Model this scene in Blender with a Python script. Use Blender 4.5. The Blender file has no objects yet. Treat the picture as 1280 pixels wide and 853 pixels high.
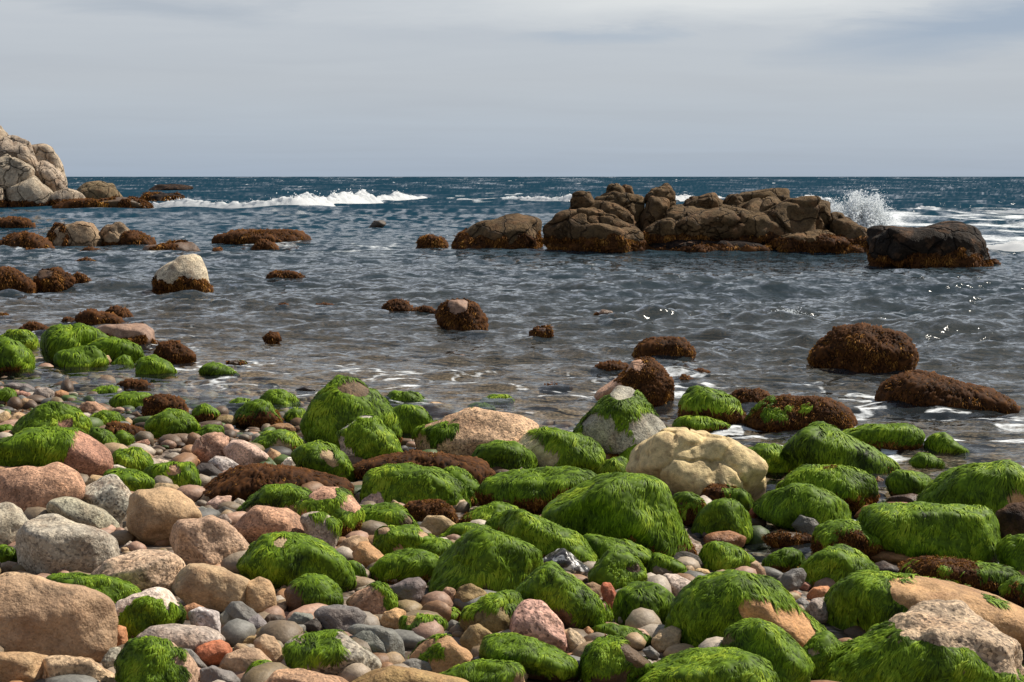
# crop | rock type | cover | options | label | outline  (outlines traced in 4x crops of the photograph)
SHORE = """
A|pk|g.86T|h330,190,40|green mound with a pinkish bare patch, behind the widest pink and green boulder at left|75,230 110,190 180,130 250,102 320,105 380,140 440,180 480,225 440,280 250,300 100,290
A|pk|g.72L|h420,300,50 h400,370,35 h500,370,50|wide pink boulder under green algae with its right end bare and speckled|-70,300 60,280 150,240 320,225 400,235 470,270 530,330 555,400 530,460 440,480 300,460 100,420 -60,400
A|pk|g.93||low green algae hump tucked behind the bare right end of the wide pink boulder|440,225 520,235 580,280 605,330 560,370 480,340
A|pk||f7 e2.8|big bare salmon pink boulder with a vertical crack beside the left edge|-50,470 20,425 130,410 200,425 280,405 340,420 420,460 435,515 400,570 250,660 150,690 60,650 -40,590
A|pk|||pale pink stone poking up at the left edge behind the salmon pink boulder|-80,425 -10,415 50,415 95,435 80,480 -60,490
A|pk|||rounded pink granite boulder at the left edge, half hidden by the big grey boulders|-80,575 -20,555 25,560 55,600 60,660 -20,680
A|gw||f8 e2.6|angular white speckled granite boulder right of the salmon pink boulder|375,575 440,520 520,470 570,462 610,475 640,520 668,565 650,650 590,690 480,660
A|gr||e2.4|smooth oblong grey boulder lying across the front of the white speckled one|240,625 260,590 330,570 420,580 520,630 590,690 575,745 530,765 420,740 300,690
A|gr|||grey boulder with a tan lower half cut by the left edge of the photo|-90,600 20,600 60,605 110,640 155,690 130,780 60,830 -80,840
E|gr||f8 e2.6|biggest grey speckled granite boulder in the left foreground, with a high left shoulder|95,200 100,110 140,40 190,5 260,5 330,40 400,70 480,90 560,130 610,190 605,240 540,270 440,320 280,335 150,325 100,290
A|tn||e2.3 f4|big round tan boulder with a dark hairline crack, left of the centre foreground|620,640 640,570 690,535 800,525 900,535 960,580 1015,660 960,740 830,810 720,810 650,750
E|tp||f8 e2.6 n1.4|rough tan boulder with whitish crystal glints leaning on the round tan one|818,120 880,55 960,45 1060,25 1120,60 1200,130 1250,180 1210,250 1160,300 1050,285 930,260 850,200
A|tn|g.9||small round green algae stone with a yellowish bare right end|545,370 600,335 680,330 730,360 752,400 720,440 620,435 560,405
A|tn|||yellowish tan round stone behind the small green algae stone|690,345 735,333 768,365 745,410 690,390
A|gr|g.97||bright green algae slab behind the white speckled granite boulder|525,450 600,430 700,445 770,490 745,540 670,570 600,530
A|pk|g.85|h870,432,36|oblong green algae stone with a pink streak along its crest|705,450 780,412 880,400 960,400 985,440 997,500 960,540 850,525 760,480
A|rt|||orange tan stone lying above the green stone with the pink crest|880,385 910,345 960,345 1000,385 980,420 920,410
A|pw|||flat pinkish cream stone between green stones|745,390 800,375 860,390 850,415 770,420
A|wh|||small white stone in front of the small round green algae stone|550,412 590,400 635,425 620,448 560,442
A|tn|||small tan cobble wedged against the right side of the salmon pink boulder|430,490 460,455 510,460 528,490 490,525 440,540
A|pk|g.3B|f8 n1.4|rough pink granite rock with green tufts, left half of the pale pair|965,335 985,280 1040,250 1110,240 1155,258 1150,300 1130,370 1060,410 990,395
A|pw||f9 e2.6|whitish pink angular rock, right half of the pale pair|1120,335 1150,280 1200,275 1270,310 1330,350 1390,410 1330,430 1200,420 1140,385
A|gw||f7|grey and white mottled stone in front of the pale pair|1040,390 1080,362 1150,370 1210,410 1200,445 1120,465 1060,440
A|sl|||pale smooth grey pebble above the rusty seaweed bed|980,468 1030,435 1075,440 1090,470 1065,495 1000,495
A|dk|||wet black stone beside the grey and white mottled stone|975,430 1010,395 1060,400 1120,450 1170,480 1080,500 1000,480
A|br|b.97|d.6|long low rock buried under rusty brown seaweed, left of centre|960,560 1060,500 1160,440 1270,415 1400,420 1530,450 1640,480 1730,515 1660,570 1500,580 1300,590 1080,580
B|tn|g.55T b.45|h120,300,40|tan stone half green and half rusty with weed behind the rusty seaweed bed|-30,305 30,250 110,240 180,255 235,315 200,365 100,365 10,345
A|gr|g.95||bright green peaked boulder beside the brown weedy rock at the left waterline|735,190 800,145 870,135 920,150 980,210 970,250 880,275 780,270
A|gr|g.92||low green algae stone at the right foot of the bright green peaked boulder|960,260 1000,235 1040,208 1110,228 1120,255 1050,280 980,285
A|gr|g.9||green algae boulder between the pink rock and the brown weedy rock|450,175 520,138 580,150 635,195 620,225 500,230
A|pk|||wet pink rock behind the green boulders on the left shore|385,120 430,88 480,92 540,130 510,170 440,170 395,150
A|br|b.95||dark brown weedy boulder at the left waterline|715,130 740,80 810,65 900,85 925,130 890,165 800,178 735,165
A|dk|g.8T b.2||flat dark stone with green top just left of the brown weedy boulder|555,85 620,50 750,50 775,75 710,120 600,128
A|dk|g.8||thin green streaked stone in the wash at the far left waterline|450,45 520,20 590,20 575,48 490,58
A|tn|||small yellow tan cobble right of the green algae boulder near the pink rock|608,190 640,168 668,190 645,215 615,212
A|br|b.75 g.35T||round dark brown stone with a green crown in the shallow wash|968,165 975,120 1030,105 1090,150 1085,195 1010,205
A|ol|||wet yellowish stone right of the green crowned dark stone|1065,190 1100,160 1160,155 1185,185 1165,212 1090,216
B|br|b.7 g.4T||dark brown boulder with green shoulder left of the tall draped green boulder|-105,160 -60,110 0,88 60,100 125,185 90,215 -20,225 -90,200
A|dk|g.95||small green algae stone on the wash between two dark weedy stones|1138,112 1190,78 1250,85 1265,115 1210,132
A|dk|g.9||dark green weedy rock at the left edge beside the shore cobbles|-40,60 30,25 70,45 82,90 50,112 -30,112
a|sl|||long wet slate slab on the left shore edge|12,570 60,555 140,562 178,585 140,612 50,600
A|gr|||round grey cobble behind the green mound on the left shore|160,65 180,25 230,15 275,40 268,85 200,95
A|pk|||pinkish cobble between the slate slab and the round grey cobble|60,55 110,35 155,45 155,80 100,82 65,75
A|tn|||cream cobble in front of the pinkish cobble on the left shore|85,95 120,70 165,80 187,108 150,128 100,122
A|rt|||orange cobble right of the round grey cobble on the left shore|265,50 300,28 345,45 352,80 290,85
A|tn||d.7|flat wide tan stone in front of the round grey cobble|150,150 190,108 250,92 330,98 350,120 260,150 190,165
A|tn|||tan cobble at the left end of the green mound|40,185 90,140 130,150 162,190 100,218 50,212
A|tn|||tan cobble at the left edge, left of the twin tan cobble|-25,165 30,135 60,155 42,205 -20,212
A|dk|g.7||low dark green weedy stone at the left edge above the pale pinkish stone|-30,222 50,210 78,235 30,262 -25,258
A|pk|||reddish low stone at the left edge behind the wide pink boulder|-30,255 40,232 85,245 60,275 -20,280
A|pw|||pale pinkish stone at the left edge resting against the wide pink boulder|-30,282 40,265 78,280 50,310 -25,312
A|br|||small dark brown round stone left of the brown weedy boulder|648,150 690,135 707,160 685,182 655,172
A|pk|||flat pink brown slab between green boulders, left of centre|658,298 740,275 752,300 710,328 665,322
A|br|b.95|d.8|rusty weed covered slab in the gap behind the flat pink brown slab|500,240 560,205 640,220 725,240 710,282 600,262
A|dk|g.9||dark green stone above the small round green algae stone|555,285 610,240 662,270 655,318 590,318
A|tn|||flat tan slab leaning behind the big round tan boulder|735,525 790,492 880,505 925,545 880,570 760,560
A|sl|||slate pebble right of the round tan boulder, topmost of the little cluster|980,635 1010,610 1050,630 1095,662 1060,695 1000,680
A|dk|||dark slate pebble in the middle of the little cluster beneath the rusty seaweed bed|1060,650 1120,615 1185,635 1170,668 1090,675
A|gr|||grey brown pebble in front of the dark slate pebble|1070,680 1120,650 1168,680 1150,720 1085,715
A|gr|||round grey tan cobble right of the dark slate pebble|1150,600 1190,570 1232,590 1220,645 1170,632
A|pw|||pinkish speckled cobble above the dark slate pebble|1030,600 1090,560 1160,560 1150,625 1060,640
B|pk||f6 e2.4|smooth pink boulder with a white streak, left of centre|-120,720 -60,660 0,615 60,608 150,625 230,680 305,780 250,810 100,800 -20,815 -105,780
B|tp|g.45T||speckled tan boulder with a green fringe along its back, behind the smooth pink boulder|-100,640 -20,560 60,520 170,515 275,550 240,630 120,660 -40,670
B|gr|g.96|h450,5,55 h520,35,50 D1 a1.3|tall boulder draped in long green algae with a pale bare crown, at the waterline|200,300 215,200 270,110 340,40 400,-10 450,-22 520,0 580,30 640,80 695,180 728,280 690,330 560,350 400,330 240,310
B|gw|g.58R|f5|round boulder, pale bare left half and green right half, before the tall draped boulder|420,230 450,190 520,165 600,170 680,260 722,340 680,390 560,415 470,415 430,330
B|dk|g.95||green algae dome in the water left of the tall draped boulder|15,85 70,40 130,40 190,70 220,108 165,132 60,128
B|dk|g.9||small green stone touching the left foot of the tall draped boulder|130,170 190,132 240,130 245,190 170,205
B|dk|||wet dark brown stone awash above the small green stone|195,30 250,10 310,30 280,55 215,50
B|gr|g.93|a1.1|green algae boulder right of the tall draped boulder|660,140 740,110 820,125 882,180 860,220 760,255 690,220
B|dk|g.85||dark green stone in the water behind the green boulder right of the tall draped one|638,85 690,48 770,45 840,80 835,110 720,118 655,115
B|tn|||oblong ochre stone at the water edge behind the flat pink slab|838,112 880,90 960,100 998,130 930,150 860,148
B|pw|||small pale stone left of the oblong ochre stone|772,118 810,102 845,120 858,148 810,142
B|dk|g.9||tiny green algae stone in the water behind the flat pink slab|1063,118 1110,100 1190,115 1185,138 1100,142
B|dk|g.6 b.4||dark weedy stone in the water just right of the tiny green algae stone|1125,92 1180,60 1250,58 1282,82 1270,110 1160,112
B|ps|g.15L|e3.0 f5 n1.3 D.85|large flat pink granite slab at the waterline, centre of the photo|795,250 870,190 960,162 1050,138 1160,135 1290,150 1380,180 1432,210 1350,300 1200,330 1080,375 990,395 880,350 815,310
B|dk|g.9T b.2||dark green algae boulder tucked under the right end of the flat pink slab|1085,375 1120,325 1200,292 1290,300 1370,350 1402,405 1320,445 1190,455 1105,415
C|cr|g.62R|h70,320,60 h190,350,40|cream stone with green algae over its right half, right of the flat pink slab|0,320 60,255 130,228 220,235 320,260 420,310 452,365 430,430 360,450 240,430 150,425 50,390
B|br|b.97|d.8 D1.2|long rusty brown seaweed ridge running behind the bright green dome|450,520 520,410 640,370 800,360 950,370 1100,385 1180,440 1195,490 1100,520 900,490 700,480 560,500
B|gr|g.98|a1.1|bright green dome of combed algae in the middle of the shore|495,570 560,470 650,425 760,405 880,420 960,470 1010,530 1038,595 1000,625 880,620 720,620 570,600
B|gr|g.95||green algae shoulder rising behind the right end of the bright green dome|930,450 990,412 1060,460 1135,535 1120,590 1040,605 970,530
B|tn|g.85|h350,350,34 h390,390,26|green shaggy stone with a small tan bare spot, below the tall draped boulder|190,370 220,320 300,295 390,310 440,370 482,430 475,500 400,500 300,460 215,430
B|tn|||small tan stone wedged behind the shaggy stone with the tan spot|230,295 280,268 350,265 388,285 350,310 250,312
B|br|||wet brown flat stone at the left foot of the tall draped boulder|188,258 250,238 340,245 365,275 250,300
B|rt|||orange brown wet stone left of the wet brown flat stone|60,222 110,195 190,205 205,245 110,250
B|tn|||smooth tan egg shaped stone at the right end of the pale pair|40,352 75,322 120,345 147,382 110,408 60,382
B|wh|||small upright white stone beside the tan egg shaped stone|125,400 160,365 195,370 198,415 160,430 128,424
B|rt|||flat orange stone on the edge of the rusty seaweed bed below the small white stone|100,430 150,412 225,430 222,452 140,452
B|pk|g.5 b.25B|h330,540,40 h475,600,45 f7|upright pink rock with a green sash across its middle|208,610 260,560 340,515 420,520 480,560 520,620 548,720 510,780 430,780 300,710 215,660
B|pw||f7|whitish pink stone sitting on the green slab right of the upright pink rock|513,595 560,540 620,520 660,560 672,605 620,625 540,625
B|tn|||tan stone peeking out right of the whitish pink stone|655,610 690,582 740,610 772,655 730,655 680,635
B|gr|g.88|h750,680,30|low green slab reaching right from the upright pink rock|495,640 560,612 650,605 710,615 760,660 812,715 780,740 680,735 560,755 515,710
B|br|b.93||rusty brown boulder right of the low green slab|745,620 820,590 930,595 1000,640 1012,685 950,705 820,705 765,665
B|tn||f8 e3 D.9|angular sandy tan stone in front of the rusty brown boulder|815,720 870,650 910,648 960,680 1008,718 970,760 890,785 835,755
B|gr|g.42|f5|grey granite stone split by a green band, right of the smooth pink boulder|200,655 280,635 350,650 420,700 418,750 390,800 360,850 290,810 240,720
F|tn|g.95|h130,150,42 D1|large green algae boulder with a small tan patch on top, below the smooth pink boulder|-110,220 -40,160 50,130 150,120 260,130 350,170 420,230 470,300 490,360 430,410 300,380 150,350 40,360 -70,310
F|br|g.55R||small brown ball shaped boulder with a green cap below the large green boulder|142,400 180,345 250,318 330,325 400,370 432,435 390,490 300,525 190,510 150,460
F|tn||f6|tan stone with a worn top left of the mottled green slab|378,200 440,140 500,118 550,130 582,160 520,220 450,250
F|to||f6 e3|smooth orange tan block leaning against the worn tan stone|470,205 520,155 560,150 620,200 668,245 600,290 520,265
F|tn|g.82|h830,110,26 h640,88,24 h715,180,20|green slab with rust coloured patches, right of the orange tan block|588,180 610,90 640,78 700,85 780,75 840,100 905,135 870,195 780,220 650,240
F|gr|g.93||green algae stone between the rust patched slab and the steep green boulder|780,195 880,140 960,145 992,185 950,260 870,240
F|gr|g.93||rounded green algae stone in front of the rust patched green slab|555,300 620,250 720,195 820,200 890,230 922,270 890,325 780,350 640,345
F|ol|g.5||small olive weedy stone right of the large green boulder with the tan patch|438,280 480,245 530,280 552,325 510,350 450,330
F|br|g.85T b.15|a1.2 D1|steep front green boulder with a dark brown underside, centre foreground|893,350 930,250 1000,170 1060,120 1120,105 1230,110 1310,140 1380,180 1402,280 1380,380 1260,440 1100,440 940,420
B|gr|g.95||low green algae stone behind the steep front green boulder|890,780 980,720 1060,705 1160,720 1165,755 1000,800 930,805
B|gr|g.65R b.4L||boulder green on the right and rusty on the left, above the low green algae stone|1005,700 1050,660 1130,620 1210,600 1290,620 1325,660 1250,710 1080,725
B|tn|g.9|h1240,690,26|green algae boulder with a pale bare spot behind the steep front green boulder|1160,700 1200,660 1280,640 1345,680 1340,780 1260,780 1170,755
B|br|g.5T b.6B|D1|broad boulder green on top and rusty below, left of the biggest green boulder|1115,530 1180,470 1280,445 1340,440 1440,420 1560,430 1680,450 1740,490 1600,560 1480,660 1380,680 1250,650 1130,610
C|gr|g.6 b.25B|h550,40,55 h430,190,40 h680,200,60 D1 f5|tall grey boulder streaked with green algae on the waterline, left of the cream boulder|305,300 330,220 400,130 480,60 530,20 590,20 660,80 710,140 760,200 792,250 760,300 680,320 560,370 460,380 350,345
c|pk|b.62R|f5|pinkish rock with a rusty weed right side standing behind the tall streaked boulder|395,610 480,560 570,500 600,450 680,443 740,480 780,540 817,610 780,680 700,690 540,680 420,650
C|cr||c D1 f6 e2.7 n1.2|big cracked cream boulder, the palest rock on the shore|555,460 570,380 600,330 640,270 700,243 800,245 960,240 1060,270 1130,310 1190,350 1240,390 1252,440 1245,560 1200,600 1100,570 960,550 860,530 740,510 640,500
C|br|b.7 g.45T|D1|squat boulder with mixed rusty and green weed standing in water behind the cracked cream boulder|853,170 870,80 900,30 950,15 1040,40 1100,80 1140,130 1167,185 1080,220 960,215 870,195
C|dk|b.6 g.5||low weedy rock awash behind the cracked cream boulder|790,205 850,175 950,172 1060,200 1110,225 1000,245 860,245
C|br|b.95||low rusty weed rock right of the squat mixed weed boulder|1075,75 1140,40 1230,38 1292,70 1280,118 1160,128 1100,100
D|br|b.93 g.2|D.9|long olive brown weedy boulder standing in water behind the green slope boulder|-100,190 -60,130 0,80 100,72 230,80 340,100 420,150 457,200 400,225 200,238 50,250 -65,238
C|dk|||small black wet stone in the water beside the tall streaked boulder|788,168 825,143 857,165 835,185
C|dk|g.92||dark green tuft covered stone between the tall streaked boulder and the cream boulder|530,360 560,295 610,280 645,320 620,385 560,395
C|dk|g.95||round dark green tufted stone in front of the cream stone's right end|452,440 490,380 550,368 572,405 565,465 500,488
C|rt|||small orange stone beside the round dark green tufted stone|440,388 460,345 495,365 475,400
C|br|g.9T b.35B|a1.5 D1.05 h545,530,22|biggest green boulder with long hanging algae locks, in the right centre|190,660 230,580 300,510 400,480 520,475 660,485 760,520 820,590 845,660 885,750 912,820 850,860 760,880 640,800 400,790 240,720
C|pw||f6|small pale pink stone resting against the left flank of the biggest green boulder|188,645 220,618 290,635 345,670 353,695 325,735 260,705 198,672
G|gr|g.95|a1.2|long green boulder sloping down to the black and white stone|-80,40 -30,-15 60,10 150,50 250,90 330,120 370,150 425,235 390,290 280,265 180,225 80,185 -40,120
G|gr|g.96||bright green rounded boulder beneath the biggest green boulder|385,130 480,80 600,73 680,95 722,145 718,220 650,240 560,220 440,180
G|gr|g.92|a1.2|shaggy green ridge stone in front of the bright green rounded boulder|290,200 380,120 480,140 600,160 700,200 690,290 600,280 480,240 420,290 320,290
G|qd||f9 e2.6|glinting black and white stone between green boulders, lower centre|125,235 170,215 220,175 260,185 320,235 390,280 375,325 300,340 240,280 170,260
G|br|g.88 b.3|h600,275,30|green boulder with a rusty spot to the right of the black and white stone|385,310 460,215 540,208 620,260 685,335 630,370 540,410 420,370
G|gr|g.96|a1.2|grassy green dome with dark foot, right of the red stone|515,490 540,400 600,355 680,355 760,390 822,445 805,520 740,580 640,580 535,545
G|rd||D.9|small brick red stone standing upright between green boulders|438,400 455,355 490,358 520,410 522,490 500,505 460,460
G|tn|||flat tan stone left of the brick red stone|348,370 400,348 450,375 450,440 390,420
G|br|g.88T b.15|f7 D1|peaked green boulder with a dark lower face, lower centre|15,420 90,310 170,255 215,250 280,310 340,380 410,430 438,490 425,570 340,620 250,540 150,480 50,460
G|tn|g.3||tan stone with a green tinge under the right foot of the peaked green boulder|425,485 460,455 497,500 485,575 425,580
G|pg||f9 e3.2 D.9|sharp edged pink and white block, bottom centre|-35,590 30,480 90,440 140,435 200,500 250,560 292,700 200,710 100,670 -20,640
G|tp|||rounded pinkish tan stone against the right side of the pink and white block|262,610 290,580 330,600 388,665 340,725 280,710
G|rt|||small orange tan stone under the peaked green boulder's right foot|338,605 380,570 412,600 400,665 360,660
G|gr|g.95|d.8|flat green algae stone in front of the grassy dome|388,635 420,575 500,570 600,590 692,632 680,665 560,655 430,670
G|br|g.55 b.35|h620,685,50 h640,720,40|tufted brown and green rock with a pink bare face, bottom right of centre|345,780 380,680 450,640 540,635 620,680 702,725 660,800 600,870 480,890 370,870
G|sl|||small blue grey pebble right of the pink bare face of the tufted rock|648,690 690,670 742,712 725,742 680,725
G|tn||f5|dark tan oval stone leaning between the grassy dome and the big combed green boulder|688,640 740,590 800,570 845,592 838,670 800,705 735,715
G|dk|||thin dark slate stone lying under the grassy green dome|603,575 640,553 760,563 775,590 700,612 615,602
G|pw||d.8|thin flat pink slab behind the bottom green boulder|742,715 800,690 900,682 915,700 840,720 755,728
G|wp||f8 e2.8|white and pink striped stone, right of the grassy green dome's top|718,350 770,305 830,315 907,358 885,410 840,430 770,400
G|tn|||wet yellow tan stone above the big combed green boulder|893,305 930,280 980,290 998,312 955,338 910,332
G|to|g.85L|D1 a1.5 h1200,480,70 h1330,560,110|big boulder of combed green algae with a bare orange right end, lower right|785,590 820,470 880,390 950,330 1060,292 1160,305 1290,360 1360,430 1400,490 1480,540 1565,600 1500,660 1380,670 1260,670 1100,730 900,730 840,670
G|gr|g.92|h1085,640,45|green boulder with a grey bare left tip in front of the big combed boulder|1060,670 1080,600 1140,560 1220,540 1330,580 1440,680 1492,760 1480,870 1380,890 1240,830 1100,760
H|tp|g.75|h230,700,28|small green and pink rock right of the green boulder with the grey tip|170,700 230,630 300,600 360,650 398,700 350,760 300,810 260,870 205,870
G|gr|g.97|a1.3 D1|wide green algae boulder along the bottom edge, right of centre|610,870 680,780 760,730 900,700 1000,690 1120,700 1220,740 1300,800 1352,880 1200,940 900,950 690,940
G|br|g.9T|a1.1|green boulder with a dark brown front at the bottom edge, left of the tufted rock|-165,720 -140,650 -90,612 0,612 100,640 200,690 300,740 352,800 310,870 200,840 80,810 -80,790
G|tn|||tan cobble at the bottom edge beneath the dark fronted green boulder|-45,800 20,765 60,780 80,818 65,870 -40,880
C|br|b.5 g.5||submerged looking brown weed stone right of the biggest green boulder|795,560 880,545 960,590 982,645 930,720 860,710 820,630
C|dk|||wet dark slab under the cracked cream boulder|775,520 830,495 900,500 968,545 940,585 820,572
C|br|b.75 g.4R||rusty weed boulder at the right foot of the cracked cream boulder|945,590 980,520 1050,505 1140,530 1212,585 1190,650 1080,640 985,640
C|gr|g.94|a1.2|small bright green dome beside the grey pool|912,715 940,650 1000,610 1060,590 1120,610 1180,660 1212,725 1160,770 1060,765 950,780
C|rt||d.8|flat rust orange stone at the pool's edge under the small bright green dome|935,785 1000,745 1080,730 1172,768 1150,810 980,815
G|gr|g.93||green algae stone at the near side of the grey pool|943,230 960,180 1010,155 1070,160 1150,200 1225,245 1180,305 1060,310 955,270
G|tn|||pale tan egg stone right of the green stone by the pool|1158,290 1180,250 1220,245 1270,290 1283,335 1200,328
G|gr|||wet grey brown stone under the hanging locks of the biggest green boulder|755,195 800,165 850,185 872,210 800,228
G|dk|||long wet black stone left of the grey pool|765,240 810,205 860,195 930,220 958,265 880,285 800,275
G|ol|g.6 b.3|d.8|flat weedy stone stretching down from the shaggy green ridge|675,310 720,215 800,240 880,290 878,335 760,340
C|rd|||small red stone between the cream boulder and the low green boulders at right|1173,650 1220,600 1252,600 1245,648 1205,675
D|gr|g.93||green algae boulder standing in the wash right of the cracked cream boulder|-115,345 -40,310 40,310 110,345 152,385 110,435 0,450 -70,420
D|gr|g.98|a1.2 D1|large green slope boulder in the wash, behind the right green rocks|75,340 130,240 200,195 270,200 340,240 430,290 520,340 645,405 590,450 450,465 280,440 120,415
D|br|g.82T b.4B||long flat green topped rock behind the large green slope boulder|355,250 470,218 600,212 700,208 760,230 788,265 770,305 680,305 640,325 560,338 460,310
D|dk|g.85 b.3||small green rock trailing to a point in the water at right|785,305 830,258 880,250 930,290 1012,350 900,352 820,342
D|dk|g.85||smaller green stone awash below the pointed green rock|712,390 760,352 820,360 888,410 800,420 735,412
d|br|b.97|D.9|humped rusty brown weed rock trailing to the right, by the right edge of the water|565,625 600,560 680,520 760,505 840,530 960,570 1080,590 1190,640 1250,688 1130,702 950,700 800,695 640,685
d|br|b.97|D1|domed rusty brown weed rock standing in the water at right|203,420 250,360 350,300 450,280 560,290 650,320 720,370 758,435 742,500 650,518 500,505 330,475 230,455
D|br|b.6 g.5||brown and green arched rock below the large green slope boulder|40,525 100,470 200,420 350,415 450,430 520,470 545,545 520,620 400,610 280,580 130,555
D|br|b.5||bare brown stone lodged in front of the brown and green arched rock|275,540 330,490 440,505 472,545 440,600 330,590
D|rt|||little orange pink stone by the water right of the arched rock|523,488 550,462 580,480 568,505
D|gr|g.97|a1.2|green boulder with combed top left of the longest green boulder at right|-70,620 20,550 120,520 210,515 300,550 400,600 422,635 410,705 270,725 150,710 -10,690
D|gr|g.96|a1.3 D1|longest green boulder with a shaggy front, right side of the shore|390,690 460,640 550,610 750,600 900,620 1060,630 1100,660 1120,730 1155,840 1100,890 900,875 700,860 550,825 440,760
D|rt||d.9|reddish tan slab peeking out behind the left end of the longest green boulder|405,660 480,610 600,592 710,595 690,640 500,660
D|br|||smooth brown stone behind the longest green boulder|575,600 620,560 720,550 800,560 838,605 700,615
D|dk|g.96||low green stone in the water left of the tall combed green boulder|597,490 640,438 720,440 800,470 835,520 770,565 640,560
D|to|g.92|h1235,550,55 a1.5 D1|tall combed green boulder with an ochre bare patch at the right edge|745,570 820,490 920,440 1040,410 1150,400 1240,415 1330,460 1385,570 1300,670 1150,690 1040,670 900,640 800,630
D|dr|b.35|f8 n1.6|dark brown wet boulder at the right edge below the ochre patch|1095,710 1140,630 1200,600 1280,595 1365,620 1365,780 1200,830 1125,790
H|br|g.75 b.3||dark green weedy boulder at the right edge below the dark brown boulder|1130,175 1200,130 1290,128 1365,160 1365,320 1250,315 1170,250
D|sg||D.8|small grey stone with a wet glint beside the pool|122,705 170,655 220,665 267,712 240,755 170,748
D|br|b.75 g.4T||round weedy boulder with a brown front at the right end of the pool|212,790 260,720 350,680 430,700 520,730 582,795 572,870 450,885 290,860
H|br|b.7 g.3|d.7|flat weed mat stone at the back of the pool|-20,122 60,98 150,106 222,125 215,165 100,168 10,152
H|gr|g.93|a1.1|green boulder left of the long tan slab, lower right|155,290 200,220 300,185 380,180 450,215 555,295 480,340 420,400 300,410 190,350
H|br|b.7 g.45T||round brown and green stone on the near edge of the pool|-15,255 40,195 100,192 150,210 172,255 130,325 40,335 -12,300
H|sg||f5|long grey stone leaning right of the combed green boulder's top|15,395 70,320 120,285 180,280 192,315 165,370 90,430 35,415
H|sl|||small grey pebble behind the long leaning grey stone|18,355 60,315 95,315 70,355
H|rt||f7|orange stone in the pebble nook left of the long tan slab|183,420 230,380 310,372 327,405 300,470 220,455
H|pk|||small pink pebble behind the orange stone|148,378 185,350 217,372 190,402
H|pk|||pink cobble left of the orange stone|88,430 130,392 167,408 155,445 100,450
H|sl|||greenish grey cobble beneath the pink cobble|108,460 170,428 207,452 195,500 130,490
H|gr|||round grey brown cobble below the orange stone|188,490 220,440 260,432 302,472 303,540 260,555 208,525
H|to|g.42L|D.9 e2.6 h900,380,80 h700,420,60|long sandy tan slab patched with green, lower right|295,490 340,400 420,330 500,295 640,320 800,335 920,340 1020,360 1100,400 1180,450 1290,520 1400,600 1300,650 1150,640 1000,610 800,580 700,610 560,670 430,680 340,590
H|pg|g.55B|f5 n1.6 D.9 h900,560,110 h1150,650,110 a1.3|rough pink granite boulder with a green lower skirt, bottom right corner|470,670 560,590 650,540 750,480 830,468 950,495 1100,570 1280,670 1400,760 1400,950 900,980 500,980 240,890 290,750 390,700
H|br|b.65 g.4|d.9|flat weedy ledge below the longest green boulder|630,290 720,235 860,235 980,245 1180,280 1255,335 1190,390 1050,385 850,345 700,325
H|rt||d.8|flat rust coloured slab between the pool and the weedy ledge|465,230 560,195 680,205 755,235 650,262 520,255
H|dk||d.9|dark wet slab lying under the rust coloured slab|495,262 580,245 700,300 765,332 640,340 555,310
H|br|g.55 b.45||weedy rock at the right edge below the flat ledge|1165,385 1220,340 1290,320 1355,350 1355,490 1260,480 1190,435
E|tn||e3.0 f5 D.9|giant smooth tan boulder in the bottom left corner|-100,360 0,335 130,320 250,350 400,380 490,410 545,460 567,540 550,660 510,740 470,765 300,755 100,735 -90,735
E|tp||d.8|pinkish tan rock showing behind the giant tan boulder|-60,340 30,300 130,300 218,328 180,370 -40,370
E|gr|g.99|d.8|flat slab carpeted in bright green algae behind the giant tan boulder|222,340 300,308 400,315 540,340 640,370 692,412 640,460 560,500 480,470 380,430
E|pg||f8 e2.6|two tone stone, pink above and grey below, beside the green carpeted slab|430,310 520,260 620,220 740,180 830,195 900,250 922,285 890,360 850,420 760,410 640,375 510,345
E|tn||f9 e3.4 D.9|blocky tan stone with a flat slanting top, left of centre foreground|888,410 895,310 920,270 1000,250 1120,290 1230,330 1290,380 1305,450 1200,485 1120,515 990,480
F|tn|||round tan stone at the right end of the blocky tan stone|-55,355 20,328 70,345 107,405 95,460 40,520 -50,505
E|wp|g.45B|f8 n1.3|lumpy white stone with green moss on its underside, right of the giant tan boulder|563,495 590,440 680,415 780,395 850,405 920,470 933,545 850,580 770,595 700,645 620,630 570,570
E|wh||f8 e2.8|white quartz stone right of the lumpy mossy white stone|947,510 1000,475 1060,480 1098,500 1095,610 1060,635 975,585
E|rt|||orange brown stone half hidden behind the white quartz stone|912,480 970,455 1025,475 990,520 950,555 925,530
E|wh|||tiny white pebble behind the orange brown stone|888,450 920,435 957,457 930,472
E|gr||e2.3|wide oval grey granite stone below the white quartz stone|670,640 760,575 860,558 980,570 1060,600 1105,640 1020,710 900,745 790,690
E|tp|g.5L|D1|round pale tan stone with a green mossy left half, bottom left|583,820 600,720 650,650 740,628 850,650 930,700 980,770 1007,870 900,950 700,950 595,900
E|rd||f6|bright orange rough stone right of the mossy round stone, bottom left|970,705 1020,660 1100,638 1175,683 1140,740 1060,778 1000,755
F|tn||f7|pale tan angular stone right of the bright orange stone|-180,770 -140,700 -50,680 20,690 82,745 70,785 -60,845
F|tn|||rounded tan stone at the left end of the grey granite with moss tufts|-15,650 40,612 90,625 130,680 143,780 90,800 10,720
E|sl||e2.6|long smooth slate stone under the blocky tan stone|1118,490 1160,450 1210,450 1290,510 1335,570 1310,610 1200,560
E|sl|||dark slate stone right of the white quartz stone|1097,520 1130,495 1190,530 1238,585 1190,602 1108,575
E|sl|||flat slate stone below the dark slate stone|1085,625 1130,595 1240,610 1220,660 1140,655
E|ol|g.3||tan stone with a faint mossy tinge right of the flat slate stone|1165,670 1220,620 1290,620 1345,655 1240,685
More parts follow.
